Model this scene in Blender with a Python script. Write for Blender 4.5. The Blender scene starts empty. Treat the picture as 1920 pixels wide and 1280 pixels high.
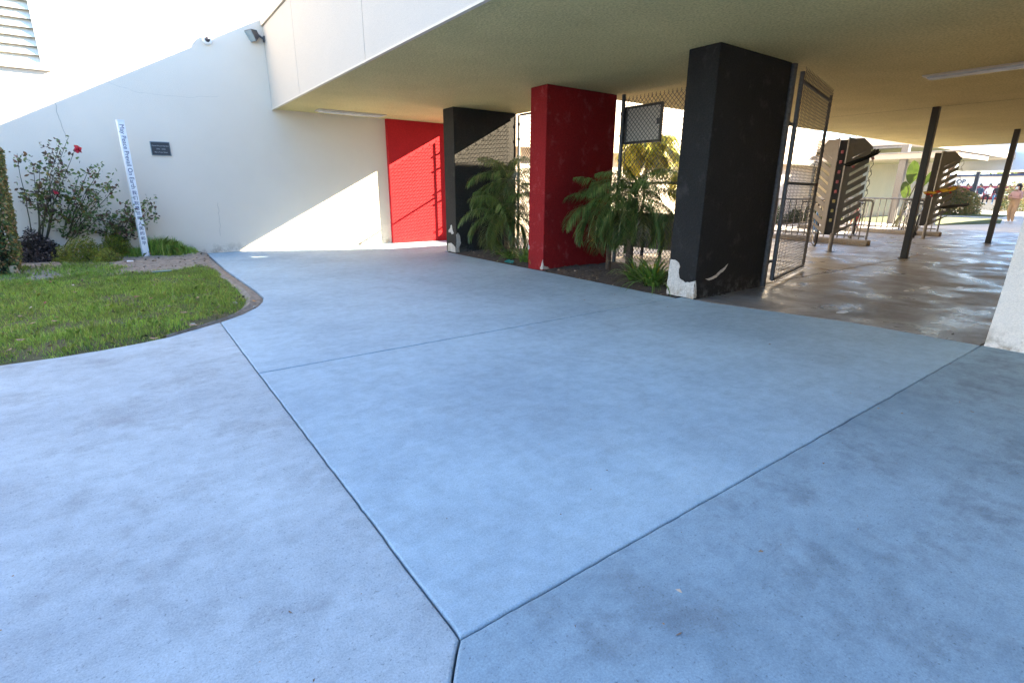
import bpy, bmesh, math, random
import numpy as np
from math import radians, sin, cos, pi, sqrt, atan2, hypot
from mathutils import Vector, Matrix, noise as mnoise

SC = bpy.context.scene
COL = SC.collection
rnd = random.Random(7)
nr = np.random.RandomState(11)

# ------------------------------------------------------------------ camera
CAM_H = 1.3
TILT, ROLL, YAW = radians(16.46), radians(0.41), radians(36.07)
FW = Vector((sin(YAW)*cos(TILT), cos(YAW)*cos(TILT), -sin(TILT)))
RT = Vector((cos(YAW), -sin(YAW), 0))
UP = RT.cross(FW)
R2 = cos(ROLL)*RT + sin(ROLL)*UP
U2 = -sin(ROLL)*RT + cos(ROLL)*UP
cd = bpy.data.cameras.new("camera"); cam = bpy.data.objects.new("camera", cd); COL.objects.link(cam)
cd.sensor_width = 36; cd.lens = 963.3/1920*36; cd.clip_start = .05; cd.clip_end = 500
cam.matrix_world = Matrix(((R2.x, U2.x, -FW.x, 0), (R2.y, U2.y, -FW.y, 0), (R2.z, U2.z, -FW.z, CAM_H), (0, 0, 0, 1)))
SC.camera = cam

# ------------------------------------------------------------------ light
SUN_DIR = Vector((1, -.43, .53)).normalized()          # towards the sun
ELEV = math.asin(SUN_DIR.z); AZ = atan2(SUN_DIR.x, SUN_DIR.y)
w = bpy.data.worlds.new("World"); SC.world = w; w.use_nodes = True
nt = w.node_tree; nt.nodes.clear()
sky = nt.nodes.new("ShaderNodeTexSky"); sky.sky_type = 'NISHITA'; sky.sun_disc = False
sky.sun_elevation = ELEV; sky.sun_rotation = AZ
sky.air_density = 1.0; sky.dust_density = .1; sky.ozone_density = 4.0
bg = nt.nodes.new("ShaderNodeBackground"); bg.inputs[1].default_value = .09
wo = nt.nodes.new("ShaderNodeOutputWorld")
nt.links.new(sky.outputs[0], bg.inputs[0]); nt.links.new(bg.outputs[0], wo.inputs[0])
sl = bpy.data.lights.new("sun", 'SUN'); sl.energy = 5.0; sl.angle = radians(.45); sl.color = (1, .87, .66)
so = bpy.data.objects.new("sun", sl); COL.objects.link(so); so.location = (20, -10, 14)
so.rotation_euler = SUN_DIR.to_track_quat('Z', 'Y').to_euler()
SC.view_settings.view_transform = 'Standard'; SC.view_settings.look = 'None'
SC.view_settings.gamma = 1; SC.view_settings.exposure = 3.3
SC.cycles.max_bounces = 10; SC.cycles.diffuse_bounces = 7

# ------------------------------------------------------------------ materials
def newmat(name):
    m = bpy.data.materials.new(name); m.use_nodes = True
    t = m.node_tree; b = t.nodes["Principled BSDF"]
    return m, t, b
def nd(t, kind, **kw):
    n = t.nodes.new(kind)
    for k, v in kw.items():
        if k in n.inputs.keys(): n.inputs[k].default_value = v
        else: setattr(n, k, v)
    return n
def coords(t):
    g = nd(t, "ShaderNodeNewGeometry"); return g.outputs["Position"]
def noise(t, co, scale, detail=4, rough=.55, dist=0):
    n = nd(t, "ShaderNodeTexNoise"); n.inputs["Scale"].default_value = scale
    n.inputs["Detail"].default_value = detail; n.inputs["Roughness"].default_value = rough
    n.inputs["Distortion"].default_value = dist
    t.links.new(co, n.inputs["Vector"]); return n.outputs["Fac"]
def ramp(t, fac, stops):
    r = nd(t, "ShaderNodeValToRGB"); e = r.color_ramp.elements
    while len(e) > 1: e.remove(e[-1])
    e[0].position = stops[0][0]; e[0].color = c4(stops[0][1])
    for p, c in stops[1:]:
        x = e.new(p); x.color = c4(c)
    t.links.new(fac, r.inputs[0]); return r.outputs[0]
def c4(c):
    if isinstance(c, (int, float)): c = (c, c, c)
    return (c[0], c[1], c[2], 1)
def mix(t, a, b, fac, mode='MIX'):
    n = nd(t, "ShaderNodeMix"); n.data_type = 'RGBA'; n.blend_type = mode
    for s, v in ((n.inputs[6], a), (n.inputs[7], b)):
        if isinstance(v, (tuple, int, float)): s.default_value = c4(v)
        else: t.links.new(v, s)
    if isinstance(fac, (int, float)): n.inputs[0].default_value = fac
    else: t.links.new(fac, n.inputs[0])
    return n.outputs[2]
def bump(t, b, h, strength, dist=.01):
    n = nd(t, "ShaderNodeBump"); n.inputs["Strength"].default_value = strength
    n.inputs["Distance"].default_value = dist; t.links.new(h, n.inputs["Height"])
    t.links.new(n.outputs[0], b.inputs["Normal"])
def zmask(t, co, lo, hi):
    s = nd(t, "ShaderNodeSeparateXYZ"); t.links.new(co, s.inputs[0])
    r = nd(t, "ShaderNodeMapRange"); r.inputs[1].default_value = lo; r.inputs[2].default_value = hi
    r.inputs[3].default_value = 1; r.inputs[4].default_value = 0
    t.links.new(s.outputs[2], r.inputs[0]); return r.outputs[0]
def mul(t, a, b):
    n = nd(t, "ShaderNodeMath"); n.operation = 'MULTIPLY'
    for s, v in ((n.inputs[0], a), (n.inputs[1], b)):
        if isinstance(v, (int, float)): s.default_value = v
        else: t.links.new(v, s)
    return n.outputs[0]
def add(t, a, b):
    n = nd(t, "ShaderNodeMath"); n.operation = 'ADD'
    for s, v in ((n.inputs[0], a), (n.inputs[1], b)):
        if isinstance(v, (int, float)): s.default_value = v
        else: t.links.new(v, s)
    return n.outputs[0]
def plain(name, col, rough=.6, metal=0, var=.15, scale=12, bmp=0, spec=None):
    m, t, b = newmat(name); co = coords(t)
    f = noise(t, co, scale, 5)
    lo = tuple(c*(1-var) for c in col); hi = tuple(min(1, c*(1+var)) for c in col)
    t.links.new(ramp(t, f, [(.3, lo), (.7, hi)]), b.inputs["Base Color"])
    b.inputs["Roughness"].default_value = rough; b.inputs["Metallic"].default_value = metal
    if spec is not None: b.inputs["Specular IOR Level"].default_value = spec
    if bmp: bump(t, b, noise(t, co, scale*6, 3), bmp, .004)
    return m
def stucco(name, col, stain=(.30, .22, .14), dirt=.8, var=.05, grain=220, bmp=.5, rough=.9, specks=False, spec=.3, wear=None):
    m, t, b = newmat(name); co = coords(t)
    big = noise(t, co, 1.1, 6, .6)
    c = ramp(t, big, [(.25, tuple(x*(1-var) for x in col)), (.75, tuple(min(1, x*(1+var)) for x in col))])
    gr = noise(t, co, grain, 2, .6)
    c = mix(t, c, ramp(t, gr, [(.32, .62), (.62, 1.06)]), .35 if col[0] > .7 else .75, 'MULTIPLY')
    if wear:
        wm = ramp(t, noise(t, co, 5, 8, .7), [(.56, 0.0), (.72, 1.0)])
        c = mix(t, c, wear, mul(t, wm, .35))
    zm = zmask(t, co, 0.0, .22)
    st = ramp(t, noise(t, co, 9, 7, .7), [(.46, 0.0), (.62, 1.0)])
    c = mix(t, c, stain, mul(t, mul(t, zm, st), dirt))
    if specks:
        sp = ramp(t, noise(t, co, 34, 4, .8), [(.70, 0.0), (.74, 1.0)])
        c = mix(t, c, (.25, .24, .22), mul(t, sp, .6))
    t.links.new(c, b.inputs["Base Color"])
    b.inputs["Roughness"].default_value = rough; b.inputs["Specular IOR Level"].default_value = spec
    h = add(t, mul(t, gr, .7), noise(t, co, grain*.4, 4, .6))
    bump(t, b, h, bmp, .009)
    return m
def concrete(name, base, dark, brown, blot=.5, rough=.75, gloss=None, speck=.4):
    m, t, b = newmat(name); co = coords(t)
    n1 = noise(t, co, .6, 9, .66, .1)
    c = ramp(t, n1, [(.36, dark), (.50, tuple((a+d)/2*1.03 for a, d in zip(base, dark))), (.62, base)])
    n2 = noise(t, co, 1.9, 10, .74, .15)
    c = mix(t, c, brown, mul(t, ramp(t, n2, [(.50, 0.0), (.64, 1.0)]), blot))
    n3 = noise(t, co, 9, 8, .75)
    c = mix(t, c, ramp(t, n3, [(.34, .74), (.60, 1.06)]), .6, 'MULTIPLY')
    n6 = noise(t, co, 150, 3, .7)
    c = mix(t, c, ramp(t, n6, [(.36, .80), (.64, 1.12)]), .8, 'MULTIPLY')
    # trowel streaks: stretched along x
    mp = nd(t, "ShaderNodeMapping"); mp.inputs["Scale"].default_value = (3, 34, 1); mp.inputs["Rotation"].default_value = (0, 0, .18)
    t.links.new(co, mp.inputs[0]); n5 = noise(t, mp.outputs[0], 1.0, 5, .6)
    c = mix(t, c, ramp(t, n5, [(.3, .92), (.65, 1.02)]), .5, 'MULTIPLY')
    # small dark pits and specks
    n4 = noise(t, co, 70, 4, .75)
    c = mix(t, c, ramp(t, n4, [(.33, .45), (.41, 1.0)]), speck, 'MULTIPLY')
    v = nd(t, "ShaderNodeTexVoronoi"); v.inputs["Scale"].default_value = 3.1; v.inputs["Randomness"].default_value = 1
    t.links.new(co, v.inputs["Vector"])
    sp = ramp(t, v.outputs["Distance"], [(.018, 1.0), (.034, 0.0)])
    c = mix(t, c, tuple(x*.6 for x in dark), mul(t, sp, .55))
    t.links.new(c, b.inputs["Base Color"])
    if gloss:
        t.links.new(ramp(t, noise(t, co, 1.6, 7, .65, .5), [(.38, gloss[0]), (.62, gloss[1])]), b.inputs["Roughness"])
    else:
        b.inputs["Roughness"].default_value = rough
    b.inputs["Specular IOR Level"].default_value = .4
    h = add(t, mul(t, n4, .7), mul(t, n5, .35)); h = add(t, h, noise(t, co, 260, 2))
    bump(t, b, h, .35, .0025)
    return m
def leafmat(name, stops, rough=.5, trans=.25, tc=.25):
    m, t, b = newmat(name)
    g = nd(t, "ShaderNodeNewGeometry")
    c = ramp(t, g.outputs["Random Per Island"], stops)
    f = noise(t, g.outputs["Position"], 3.5 if name != 'grass_blade' else 2.6, 5, .6)
    c = mix(t, c, ramp(t, f, [(.32, .5 if name == 'grass_blade' else .65), (.68, 1.3)]), .8, 'MULTIPLY')
    t.links.new(c, b.inputs["Base Color"]); b.inputs["Roughness"].default_value = rough
    tr = nd(t, "ShaderNodeBsdfTranslucent"); t.links.new(mix(t, c, (1.0, 1.0, .35), tc), tr.inputs[0])
    ms = nd(t, "ShaderNodeMixShader"); ms.inputs[0].default_value = trans
    t.links.new(b.outputs[0], ms.inputs[1]); t.links.new(tr.outputs[0], ms.inputs[2])
    t.links.new(ms.outputs[0], t.nodes["Material Output"].inputs[0])
    return m

M = {}
M['wall'] = stucco('white_stucco', (.80, .685, .555), grain=160, bmp=.35, var=.03, specks=False)
M['wall2'] = stucco('white_rough_stucco', (.80, .71, .62), grain=90, bmp=.8, var=.03, specks=True)
M['beige'] = stucco('cream_stucco', (.76, .66, .50), grain=120, bmp=.5, var=.05, specks=True)
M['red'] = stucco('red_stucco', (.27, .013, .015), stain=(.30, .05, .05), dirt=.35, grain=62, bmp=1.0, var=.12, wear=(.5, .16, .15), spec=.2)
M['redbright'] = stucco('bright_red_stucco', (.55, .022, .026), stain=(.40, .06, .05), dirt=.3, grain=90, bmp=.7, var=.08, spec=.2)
M['black'] = stucco('black_stucco', (.020, .019, .018), stain=(.12, .12, .12), grain=62, bmp=1.0, var=.2, wear=(.075, .072, .068), spec=.2)
M['blackfaded'] = stucco('faded_black_stucco', (.040, .036, .030), stain=(.12, .11, .10), grain=62, bmp=1.0, var=.25, wear=(.10, .09, .07), spec=.2)
M['plaster'] = stucco('bare_plaster', (.56, .51, .45), grain=60, bmp=1.0, var=.12, specks=True)
M['ceiling'] = stucco('ceiling_stucco', (.60, .505, .235), grain=42, bmp=1.0, var=.10, dirt=0)
M['fascia'] = stucco('fascia_paint', (.60, .535, .46), grain=200, bmp=.15, var=.02, dirt=0)
M['coolwhite'] = plain('cool_white_paint', (.70, .76, .84), .6, 0, .02)
M['coping'] = plain('coping_paint', (.62, .55, .45), .6, 0, .05)
M['slab'] = concrete('pavement_concrete', (.405, .54, .615), (.31, .42, .495), (.29, .37, .425), .4)
M['slab2'] = concrete('old_pavement_concrete', (.445, .53, .57), (.315, .38, .42), (.255, .29, .31), .6, speck=.8)
M['slab4'] = concrete('shade_toned_pavement', (.325, .44, .51), (.215, .305, .365), (.16, .20, .23), .65, speck=.8)  # light falloff at the near right corner put into this slab's colour
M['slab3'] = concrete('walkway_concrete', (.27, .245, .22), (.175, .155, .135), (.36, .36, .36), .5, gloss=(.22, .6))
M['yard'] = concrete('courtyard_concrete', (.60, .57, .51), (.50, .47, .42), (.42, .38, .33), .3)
M['groove'] = plain('joint_dirt', (.07, .065, .06), .95)
def soilmat(name, a, b_, sc=18):
    m, t, b = newmat(name); co = coords(t)
    f = noise(t, co, sc, 8, .75)
    t.links.new(ramp(t, f, [(.3, a), (.7, b_)]), b.inputs["Base Color"]); b.inputs["Roughness"].default_value = .95
    bump(t, b, noise(t, co, sc*3, 6, .7), 1.0, .02); return m
M['soil'] = soilmat('soil', (.045, .03, .02), (.13, .095, .07))
M['dirt'] = soilmat('dry_dirt', (.14, .11, .085), (.40, .345, .28), 12)
M['lawnbase'] = soilmat('lawn_soil', (.05, .045, .018), (.13, .12, .05), 9)
M['lawnfar'] = soilmat('lawn_turf', (.035, .055, .010), (.075, .10, .016), 3)
M['galv'] = plain('galvanised_steel', (.28, .28, .27), .45, .7, .2, 30)
M['galvdark'] = plain('weathered_steel', (.10, .10, .105), .5, .5, .25, 30)
M['bronze'] = plain('brown_black_paint', (.013, .011, .010), .45, 0, .2, 30)
M['rack'] = plain('taupe_powder_coat', (.21, .20, .185), .55, 0, .08, 10)
M['rackin'] = plain('dark_rack_channel', (.035, .03, .028), .5)
M['rail'] = plain('grey_rail_paint', (.19, .18, .17), .45, .3, .12, 20)
M['curb'] = stucco('kerb_concrete', (.30, .275, .24), grain=60, bmp=.8, var=.2)
M['white'] = plain('white_paint', (.82, .82, .82), .35, 0, .02)
M['blueink'] = plain('blue_lettering', (.008, .025, .11), .5)
M['bronzeplate'] = plain('dark_bronze_plate', (.035, .04, .048), .4, .6, .1, 60)
M['steelrim'] = plain('plate_border', (.22, .26, .28), .35, .8)
M['platetext'] = plain('raised_plate_lettering', (.32, .34, .34), .4, .6)
M['louver'] = plain('louver_cream_paint', (.72, .68, .60), .5, 0, .04)
M['darkgap'] = plain('dark_gap', (.03, .03, .03), .9)
M['lens'] = plain('frosted_lens', (.62, .62, .60), .25, 0, .03)
M['camdome'] = plain('smoked_dome', (.05, .045, .05), .08)
M['rubber'] = plain('black_rubber', (.015, .015, .015), .7)
M['chrome'] = plain('bright_metal', (.6, .6, .6), .25, .9)
M['blue'] = plain('blue_frame_paint', (.02, .16, .42), .3)
M['redp'] = plain('red_frame_paint', (.55, .02, .03), .3)
M['blackp'] = plain('black_frame_paint', (.02, .02, .022), .35)
M['silver'] = plain('silver_frame_paint', (.35, .37, .42), .3, .5)
M['pink'] = plain('pink_rubber', (.42, .12, .14), .5)
M['deckgrip'] = plain('black_grip_tape', (.02, .02, .022), .9)
_m, _t, _b = newmat('painted_deck'); _t.links.new(ramp(_t, noise(_t, coords(_t), 9, 3, .5), [(.40, (.30, .02, .015)), (.47, (.04, .03, .02)), (.52, (.42, .24, .02)), (.62, (.50, .33, .04))]), _b.inputs['Base Color']); _b.inputs['Roughness'].default_value = .4; M['deckyel'] = _m
M['deckred'] = plain('red_deck_print', (.35, .02, .02), .4)
M['yellow'] = plain('yellow_paint', (.42, .38, .16), .4)
M['shade'] = plain('grey_shaded_paint', (.33, .33, .33), .6)
M['greywall'] = stucco('grey_wall_paint', (.20, .19, .18), grain=90, bmp=.4, var=.05)
M['panelgrey'] = plain('grey_sign_back', (.68, .60, .52), .55, 0, .06)
M['panelframe'] = plain('brown_sign_frame', (.085, .07, .055), .5)
M['maroon'] = plain('maroon_paint', (.22, .02, .035), .5)
M['navy'] = plain('navy_paint', (.02, .035, .08), .5)
M['bark'] = soilmat('palm_bark', (.05, .032, .02), (.16, .10, .06), 40)
M['stem'] = plain('green_brown_stem', (.09, .085, .045), .7, 0, .3, 25)
M['stemdark'] = plain('dark_stem', (.05, .035, .03), .8, 0, .3, 25)
M['palm'] = leafmat('palm_leaf', [(0, (.03, .065, .018)), (.5, (.075, .14, .035)), (.85, (.15, .22, .05)), (1, (.30, .24, .09))], .4, .2)
M['palmy'] = leafmat('yellow_palm_leaf', [(0, (.10, .16, .01)), (.5, (.28, .26, .01)), (1, (.42, .32, .02))], .5, .45)
M['strap'] = leafmat('strap_leaf', [(0, (.05, .12, .018)), (.6, (.11, .23, .035)), (.93, (.17, .30, .05)), (1, (.45, .33, .03))], .4, .25)
M['rose'] = leafmat('rose_leaf', [(0, (.045, .095, .025)), (.45, (.10, .18, .04)), (.72, (.19, .24, .06)), (.84, (.13, .035, .03)), (.97, (.10, .02, .02)), (1, (.5, .33, .03))], .5, .2)
M['rosered'] = leafmat('bronze_rose_leaf', [(0, (.035, .03, .025)), (.5, (.07, .035, .03)), (1, (.12, .06, .05))], .6, .1)
M['petal'] = leafmat('crimson_petal', [(0, (.5, .005, .05)), (1, (.75, .02, .10))], .5, .2)
M['dead'] = leafmat('purple_brown_leaf', [(0, (.02, .015, .015)), (.6, (.06, .04, .04)), (.9, (.13, .09, .085)), (1, (.4, .32, .28))], .8, .05)
M['mound'] = leafmat('olive_leaf', [(0, (.08, .13, .012)), (.5, (.18, .23, .02)), (.8, (.28, .29, .03)), (1, (.18, .09, .03))], .6, .25)
M['hedge'] = leafmat('hedge_leaf', [(0, (.03, .07, .03)), (.4, (.08, .13, .035)), (.62, (.19, .20, .05)), (.8, (.34, .16, .07)), (.97, (.42, .25, .12)), (1, (.5, .52, .08))], .5, .2)
M['bushfar'] = leafmat('courtyard_bush_leaf', [(0, (.03, .055, .02)), (.5, (.08, .10, .03)), (1, (.26, .14, .08))], .6, .2)
M['tree'] = leafmat('tree_leaf', [(0, (.05, .09, .015)), (.6, (.14, .19, .03)), (1, (.32, .28, .04))], .6, .35)
M['grass'] = leafmat('grass_blade', [(0, (.08, .15, .02)), (.5, (.19, .37, .04)), (.85, (.32, .52, .06)), (1, (.50, .44, .16))], .55, .3)
M['bigleaf'] = leafmat('banana_leaf', [(0, (.03, .06, .008)), (1, (.05, .085, .012))], .6, .3, .02)
M['brownleaf'] = leafmat('dry_leaf', [(0, (.16, .08, .04)), (.6, (.32, .2, .12)), (1, (.5, .38, .28))], .8, .1)
M['litter'] = leafmat('litter_scraps', [(0, (.03, .02, .015)), (.5, (.12, .08, .05)), (.85, (.25, .17, .11)), (1, (.5, .4, .3))], .9, .05)
M['pinkpetal'] = leafmat('faded_petal', [(0, (.28, .02, .05)), (1, (.4, .06, .12))], .7, .1)
M['hedgecore'] = soilmat('hedge_twigs', (.010, .014, .006), (.035, .04, .015), 30)
M['skin'] = plain('skin', (.50, .28, .19), .5, 0, .05)
M['skin2'] = plain('tan_skin', (.36, .20, .13), .5, 0, .05)
M['hair'] = plain('black_hair', (.012, .010, .012), .45, 0, .3, 40)
M['cl_khaki'] = plain('khaki_cloth', (.46, .30, .18), .85, 0, .1, 8)
M['cl_pink'] = plain('dusty_pink_cloth', (.50, .30, .27), .85, 0, .1, 8)
M['cl_white'] = plain('white_cloth', (.72, .73, .76), .85, 0, .06, 8)
M['cl_black'] = plain('black_cloth', (.02, .02, .025), .85, 0, .1, 8)
M['cl_denim'] = plain('denim_cloth', (.06, .16, .27), .85, 0, .15, 10)
M['cl_navy'] = plain('navy_cloth', (.03, .06, .10), .85, 0, .15, 10)
M['cl_red'] = plain('dark_red_cloth', (.18, .015, .025), .85, 0, .15, 10)
M['cl_grey'] = plain('light_grey_cloth', (.38, .38, .45), .85, 0, .1, 10)
M['mask'] = plain('pale_blue_mask', (.70, .80, .80), .7, 0, .02)

# ------------------------------------------------------------------ mesh helpers
def tag(o, label=None, cat=None, group=None, kind=None):
    if label: o['label'] = label
    if cat: o['category'] = cat
    if group: o['group'] = group
    if kind: o['kind'] = kind
    return o
def thing(name, label, cat, loc=(0, 0, 0), rz=0, group=None):
    o = bpy.data.objects.new(name, None); COL.objects.link(o)
    o.empty_display_size = .2; o.location = loc; o.rotation_euler = (0, 0, rz)
    return tag(o, label, cat, group)
def copy_tree(o, parent=None):
    c = o.copy(); COL.objects.link(c); c.parent = parent
    for ch in list(o.children): copy_tree(ch, c)
    return c
class MB:
    def __init__(s): s.v = []; s.f = []; s.m = []; s.k = 0
    def poly(s, pts, k=None):
        n = len(s.v); s.v += [tuple(p) for p in pts]; s.f.append(tuple(range(n, n+len(pts)))); s.m.append(s.k if k is None else k)
    def add(s, vs, fs):
        n = len(s.v); s.v += [tuple(p) for p in vs]
        for f in fs: s.f.append(tuple(n+i for i in f)); s.m.append(s.k)
    def box(s, lo, hi, rz=0, piv=None):
        x0, y0, z0 = lo; x1, y1, z1 = hi
        vs = [(x0, y0, z0), (x1, y0, z0), (x1, y1, z0), (x0, y1, z0), (x0, y0, z1), (x1, y0, z1), (x1, y1, z1), (x0, y1, z1)]
        if rz:
            px, py = piv or ((x0+x1)/2, (y0+y1)/2); c, q = cos(rz), sin(rz)
            vs = [(px+(x-px)*c-(y-py)*q, py+(x-px)*q+(y-py)*c, z) for x, y, z in vs]
        s.add(vs, [(0, 3, 2, 1), (4, 5, 6, 7), (0, 1, 5, 4), (1, 2, 6, 5), (2, 3, 7, 6), (3, 0, 4, 7)])
        return s
    def obox(s, c, ax, ay, az):          # oriented box: centre and three half-axis vectors
        c, ax, ay, az = map(Vector, (c, ax, ay, az)); vs = []
        for z in (-1, 1):
            for x, y in ((-1, -1), (1, -1), (1, 1), (-1, 1)): vs.append(c+x*ax+y*ay+z*az)
        s.add(vs, [(0, 3, 2, 1), (4, 5, 6, 7), (0, 1, 5, 4), (1, 2, 6, 5), (2, 3, 7, 6), (3, 0, 4, 7)]); return s
    def tube(s, pts, r, seg=8, cap=True, closed=False):
        pts = [Vector(p) for p in pts]; n = len(pts)
        rs = r if isinstance(r, (list, tuple)) else [r]*n
        base = len(s.v); prev = None
        for i, p in enumerate(pts):
            if closed: d = (pts[(i+1) % n]-pts[i-1])
            else: d = pts[min(i+1, n-1)]-pts[max(i-1, 0)]
            d.normalize()
            if prev is None: a = d.orthogonal().normalized()
            else:
                a = prev-d*prev.dot(d)
                a = a.normalized() if a.length > 1e-6 else d.orthogonal().normalized()
            prev = a; b = d.cross(a)
            for j in range(seg):
                t = 2*pi*j/seg; s.v.append(tuple(p+rs[i]*(cos(t)*a+sin(t)*b)))
        for i in range(n if closed else n-1):
            i2 = (i+1) % n
            for j in range(seg):
                s.f.append((base+i*seg+j, base+i*seg+(j+1) % seg, base+i2*seg+(j+1) % seg, base+i2*seg+j)); s.m.append(s.k)
        if cap and not closed:
            s.f.append(tuple(base+j for j in reversed(range(seg)))); s.m.append(s.k)
            s.f.append(tuple(base+(n-1)*seg+j for j in range(seg))); s.m.append(s.k)
        return s
    def prism(s, poly, o, u, v, n, th):  # 2-D polygon in the plane (o,u,v), extruded th along n
        o, u, v, n = map(Vector, (o, u, v, n)); k = len(poly)
        a = [o+u*x+v*y for x, y in poly]; b = [p+n*th for p in a]
        s.add(a+b, [tuple(range(k)), tuple(range(2*k-1, k-1, -1))]+[(i, i+k, (i+1) % k+k, (i+1) % k) for i in range(k)])
        return s
    def build(s, name, mat, parent=None, world=True, bevel=0, smooth=False, fix=True):
        me = bpy.data.meshes.new(name)
        vs = s.v; off = Vector((0, 0, 0)); top = parent is None
        if parent is not None and world:
            off = world_loc(parent)
        elif top and world and vs:
            a = np.array(vs); off = Vector(((a[:, 0].min()+a[:, 0].max())/2, (a[:, 1].min()+a[:, 1].max())/2, a[:, 2].min()))
        me.from_pydata([tuple(Vector(p)-off) for p in vs], [], s.f)
        mats = mat if isinstance(mat, (list, tuple)) else [mat]
        for m_ in mats: me.materials.append(m_)
        me.polygons.foreach_set('material_index', s.m)
        if fix or bevel:
            bm = bmesh.new(); bm.from_mesh(me)
            if fix: bmesh.ops.recalc_face_normals(bm, faces=bm.faces)
            if bevel:
                es = [e for e in bm.edges if len(e.link_faces) == 2 and e.calc_face_angle(0) > .5]
                bmesh.ops.bevel(bm, geom=es, offset=bevel, segments=2, affect='EDGES', profile=.5)
            bm.to_mesh(me); bm.free()
        if smooth: me.polygons.foreach_set('use_smooth', [True]*len(me.polygons))
        me.update()
        o = bpy.data.objects.new(name, me); COL.objects.link(o)
        if parent is not None: o.parent = parent
        elif world: o.location = off
        return o
def world_loc(o):
    l = Vector(o.location)
    while o.parent: o = o.parent; l += Vector(o.location)
    return l
def soup(name, V, mat, parent=None, world=True, mats=None, smooth=False):
    """V: array (n,k,3) of n polygons with k corners"""
    V = np.asarray(V, dtype=np.float32); n, k, _ = V.shape
    off = np.zeros(3)
    if parent is not None and world: off = np.array(world_loc(parent))
    elif parent is None and world: off = np.array([(V[..., 0].min()+V[..., 0].max())/2, (V[..., 1].min()+V[..., 1].max())/2, V[..., 2].min()])
    me = bpy.data.meshes.new(name)
    me.vertices.add(n*k); me.vertices.foreach_set('co', (V-off).astype(np.float32).ravel())
    me.loops.add(n*k); me.loops.foreach_set('vertex_index', np.arange(n*k, dtype=np.int32))
    me.polygons.add(n); me.polygons.foreach_set('loop_start', np.arange(0, n*k, k, dtype=np.int32))
    try: me.polygons.foreach_set('loop_total', np.full(n, k, dtype=np.int32))
    except Exception: pass
    for m_ in (mat if isinstance(mat, (list, tuple)) else [mat]): me.materials.append(m_)
    if mats is not None: me.polygons.foreach_set('material_index', np.asarray(mats, dtype=np.int32))
    me.update(calc_edges=True); me.validate()
    o = bpy.data.objects.new(name, me); COL.objects.link(o)
    if parent is not None: o.parent = parent
    elif world: o.location = off
    return o
def structure(name, mb, mat, **k):
    return tag(mb.build(name, mat, **k), kind='structure')
def top(o, label, cat, group=None, kind=None): return tag(o, label, cat, group, kind)
def unit(a): return a/np.maximum(1e-9, np.linalg.norm(a, axis=-1, keepdims=True))

# pixel of the 1920 px photograph -> point on a plane (to place things at their real distance)
def ray(px, py): return FW*963.3 + R2*(px-960) - U2*(py-640)
def onX(px, py, X): d = ray(px, py); return Vector((0, 0, CAM_H))+d*(X/d.x)
def onY(px, py, Y): d = ray(px, py); return Vector((0, 0, CAM_H))+d*(Y/d.y)
def onZ(px, py, Z=0): d = ray(px, py); return Vector((0, 0, CAM_H))+d*((Z-CAM_H)/d.z)

# ================================================================== SETTING
YW = 12.3          # face of the long white wall
ZC = 2.86          # underside of the canopy
ZT = 4.49          # top of the canopy
SX = 5.43          # garden side edge of the main slabs
def dens(pts, step=.06, jit=.0, closed=True):
    out = []; n = len(pts)
    for i in range(n if closed else n-1):
        a = Vector(pts[i]).to_2d(); b = Vector(pts[(i+1) % n]).to_2d(); k = max(1, int((b-a).length/step))
        for j in range(k):
            p = a.lerp(b, j/k); jit_ = jit*(1+2*max(0, mnoise.noise((p.x*4.3, p.y*4.3, 11))-.22)); q = mnoise.noise_vector((p.x*9, p.y*9, 3.1))*jit_ + mnoise.noise_vector((p.x*31, p.y*31, 7.7))*jit_*.5
            out.append((p.x+q.x, p.y+q.y))
    return out
def slab(name, pts, mat, z=0.0, th=.09, gap=.0035, bev=.007, jit=.004):
    poly = dens([(x, y, 0) for x, y in pts], .035, jit)
    area = sum(poly[i][0]*poly[(i+1) % len(poly)][1]-poly[(i+1) % len(poly)][0]*poly[i][1] for i in range(len(poly)))
    if area < 0: poly = poly[::-1]
    def inset(pl, d):
        out = []; n = len(pl)
        for i in range(n):
            a = Vector(pl[i-1]); b = Vector(pl[(i+1) % n]); t = (b-a)
            t = t.normalized() if t.length > 1e-9 else Vector((1, 0)); nn = Vector((-t.y, t.x))
            out.append((pl[i][0]+nn.x*d, pl[i][1]+nn.y*d))
        return out
    rings = [(inset(poly, gap), z-th), (inset(poly, gap), z-bev), (inset(poly, gap+bev*.35), z-bev*.35), (inset(poly, gap+bev*1.2), z)]
    n = len(poly); vs = []; fs = []
    for r, zz in rings: vs += [(x, y, zz) for x, y in r]
    for k in range(3):
        for i in range(n): fs.append((k*n+i, k*n+(i+1) % n, (k+1)*n+(i+1) % n, (k+1)*n+i))
    fs.append(tuple(3*n+i for i in range(n)))
    mb = MB(); mb.add(vs, fs)
    o = mb.build(name, mat, fix=False)
    bm = bmesh.new(); bm.from_mesh(o.data); bmesh.ops.triangulate(bm, faces=[f for f in bm.faces if len(f.verts) > 4]); bm.to_mesh(o.data); bm.free()
    return tag(o, kind='structure')
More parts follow.
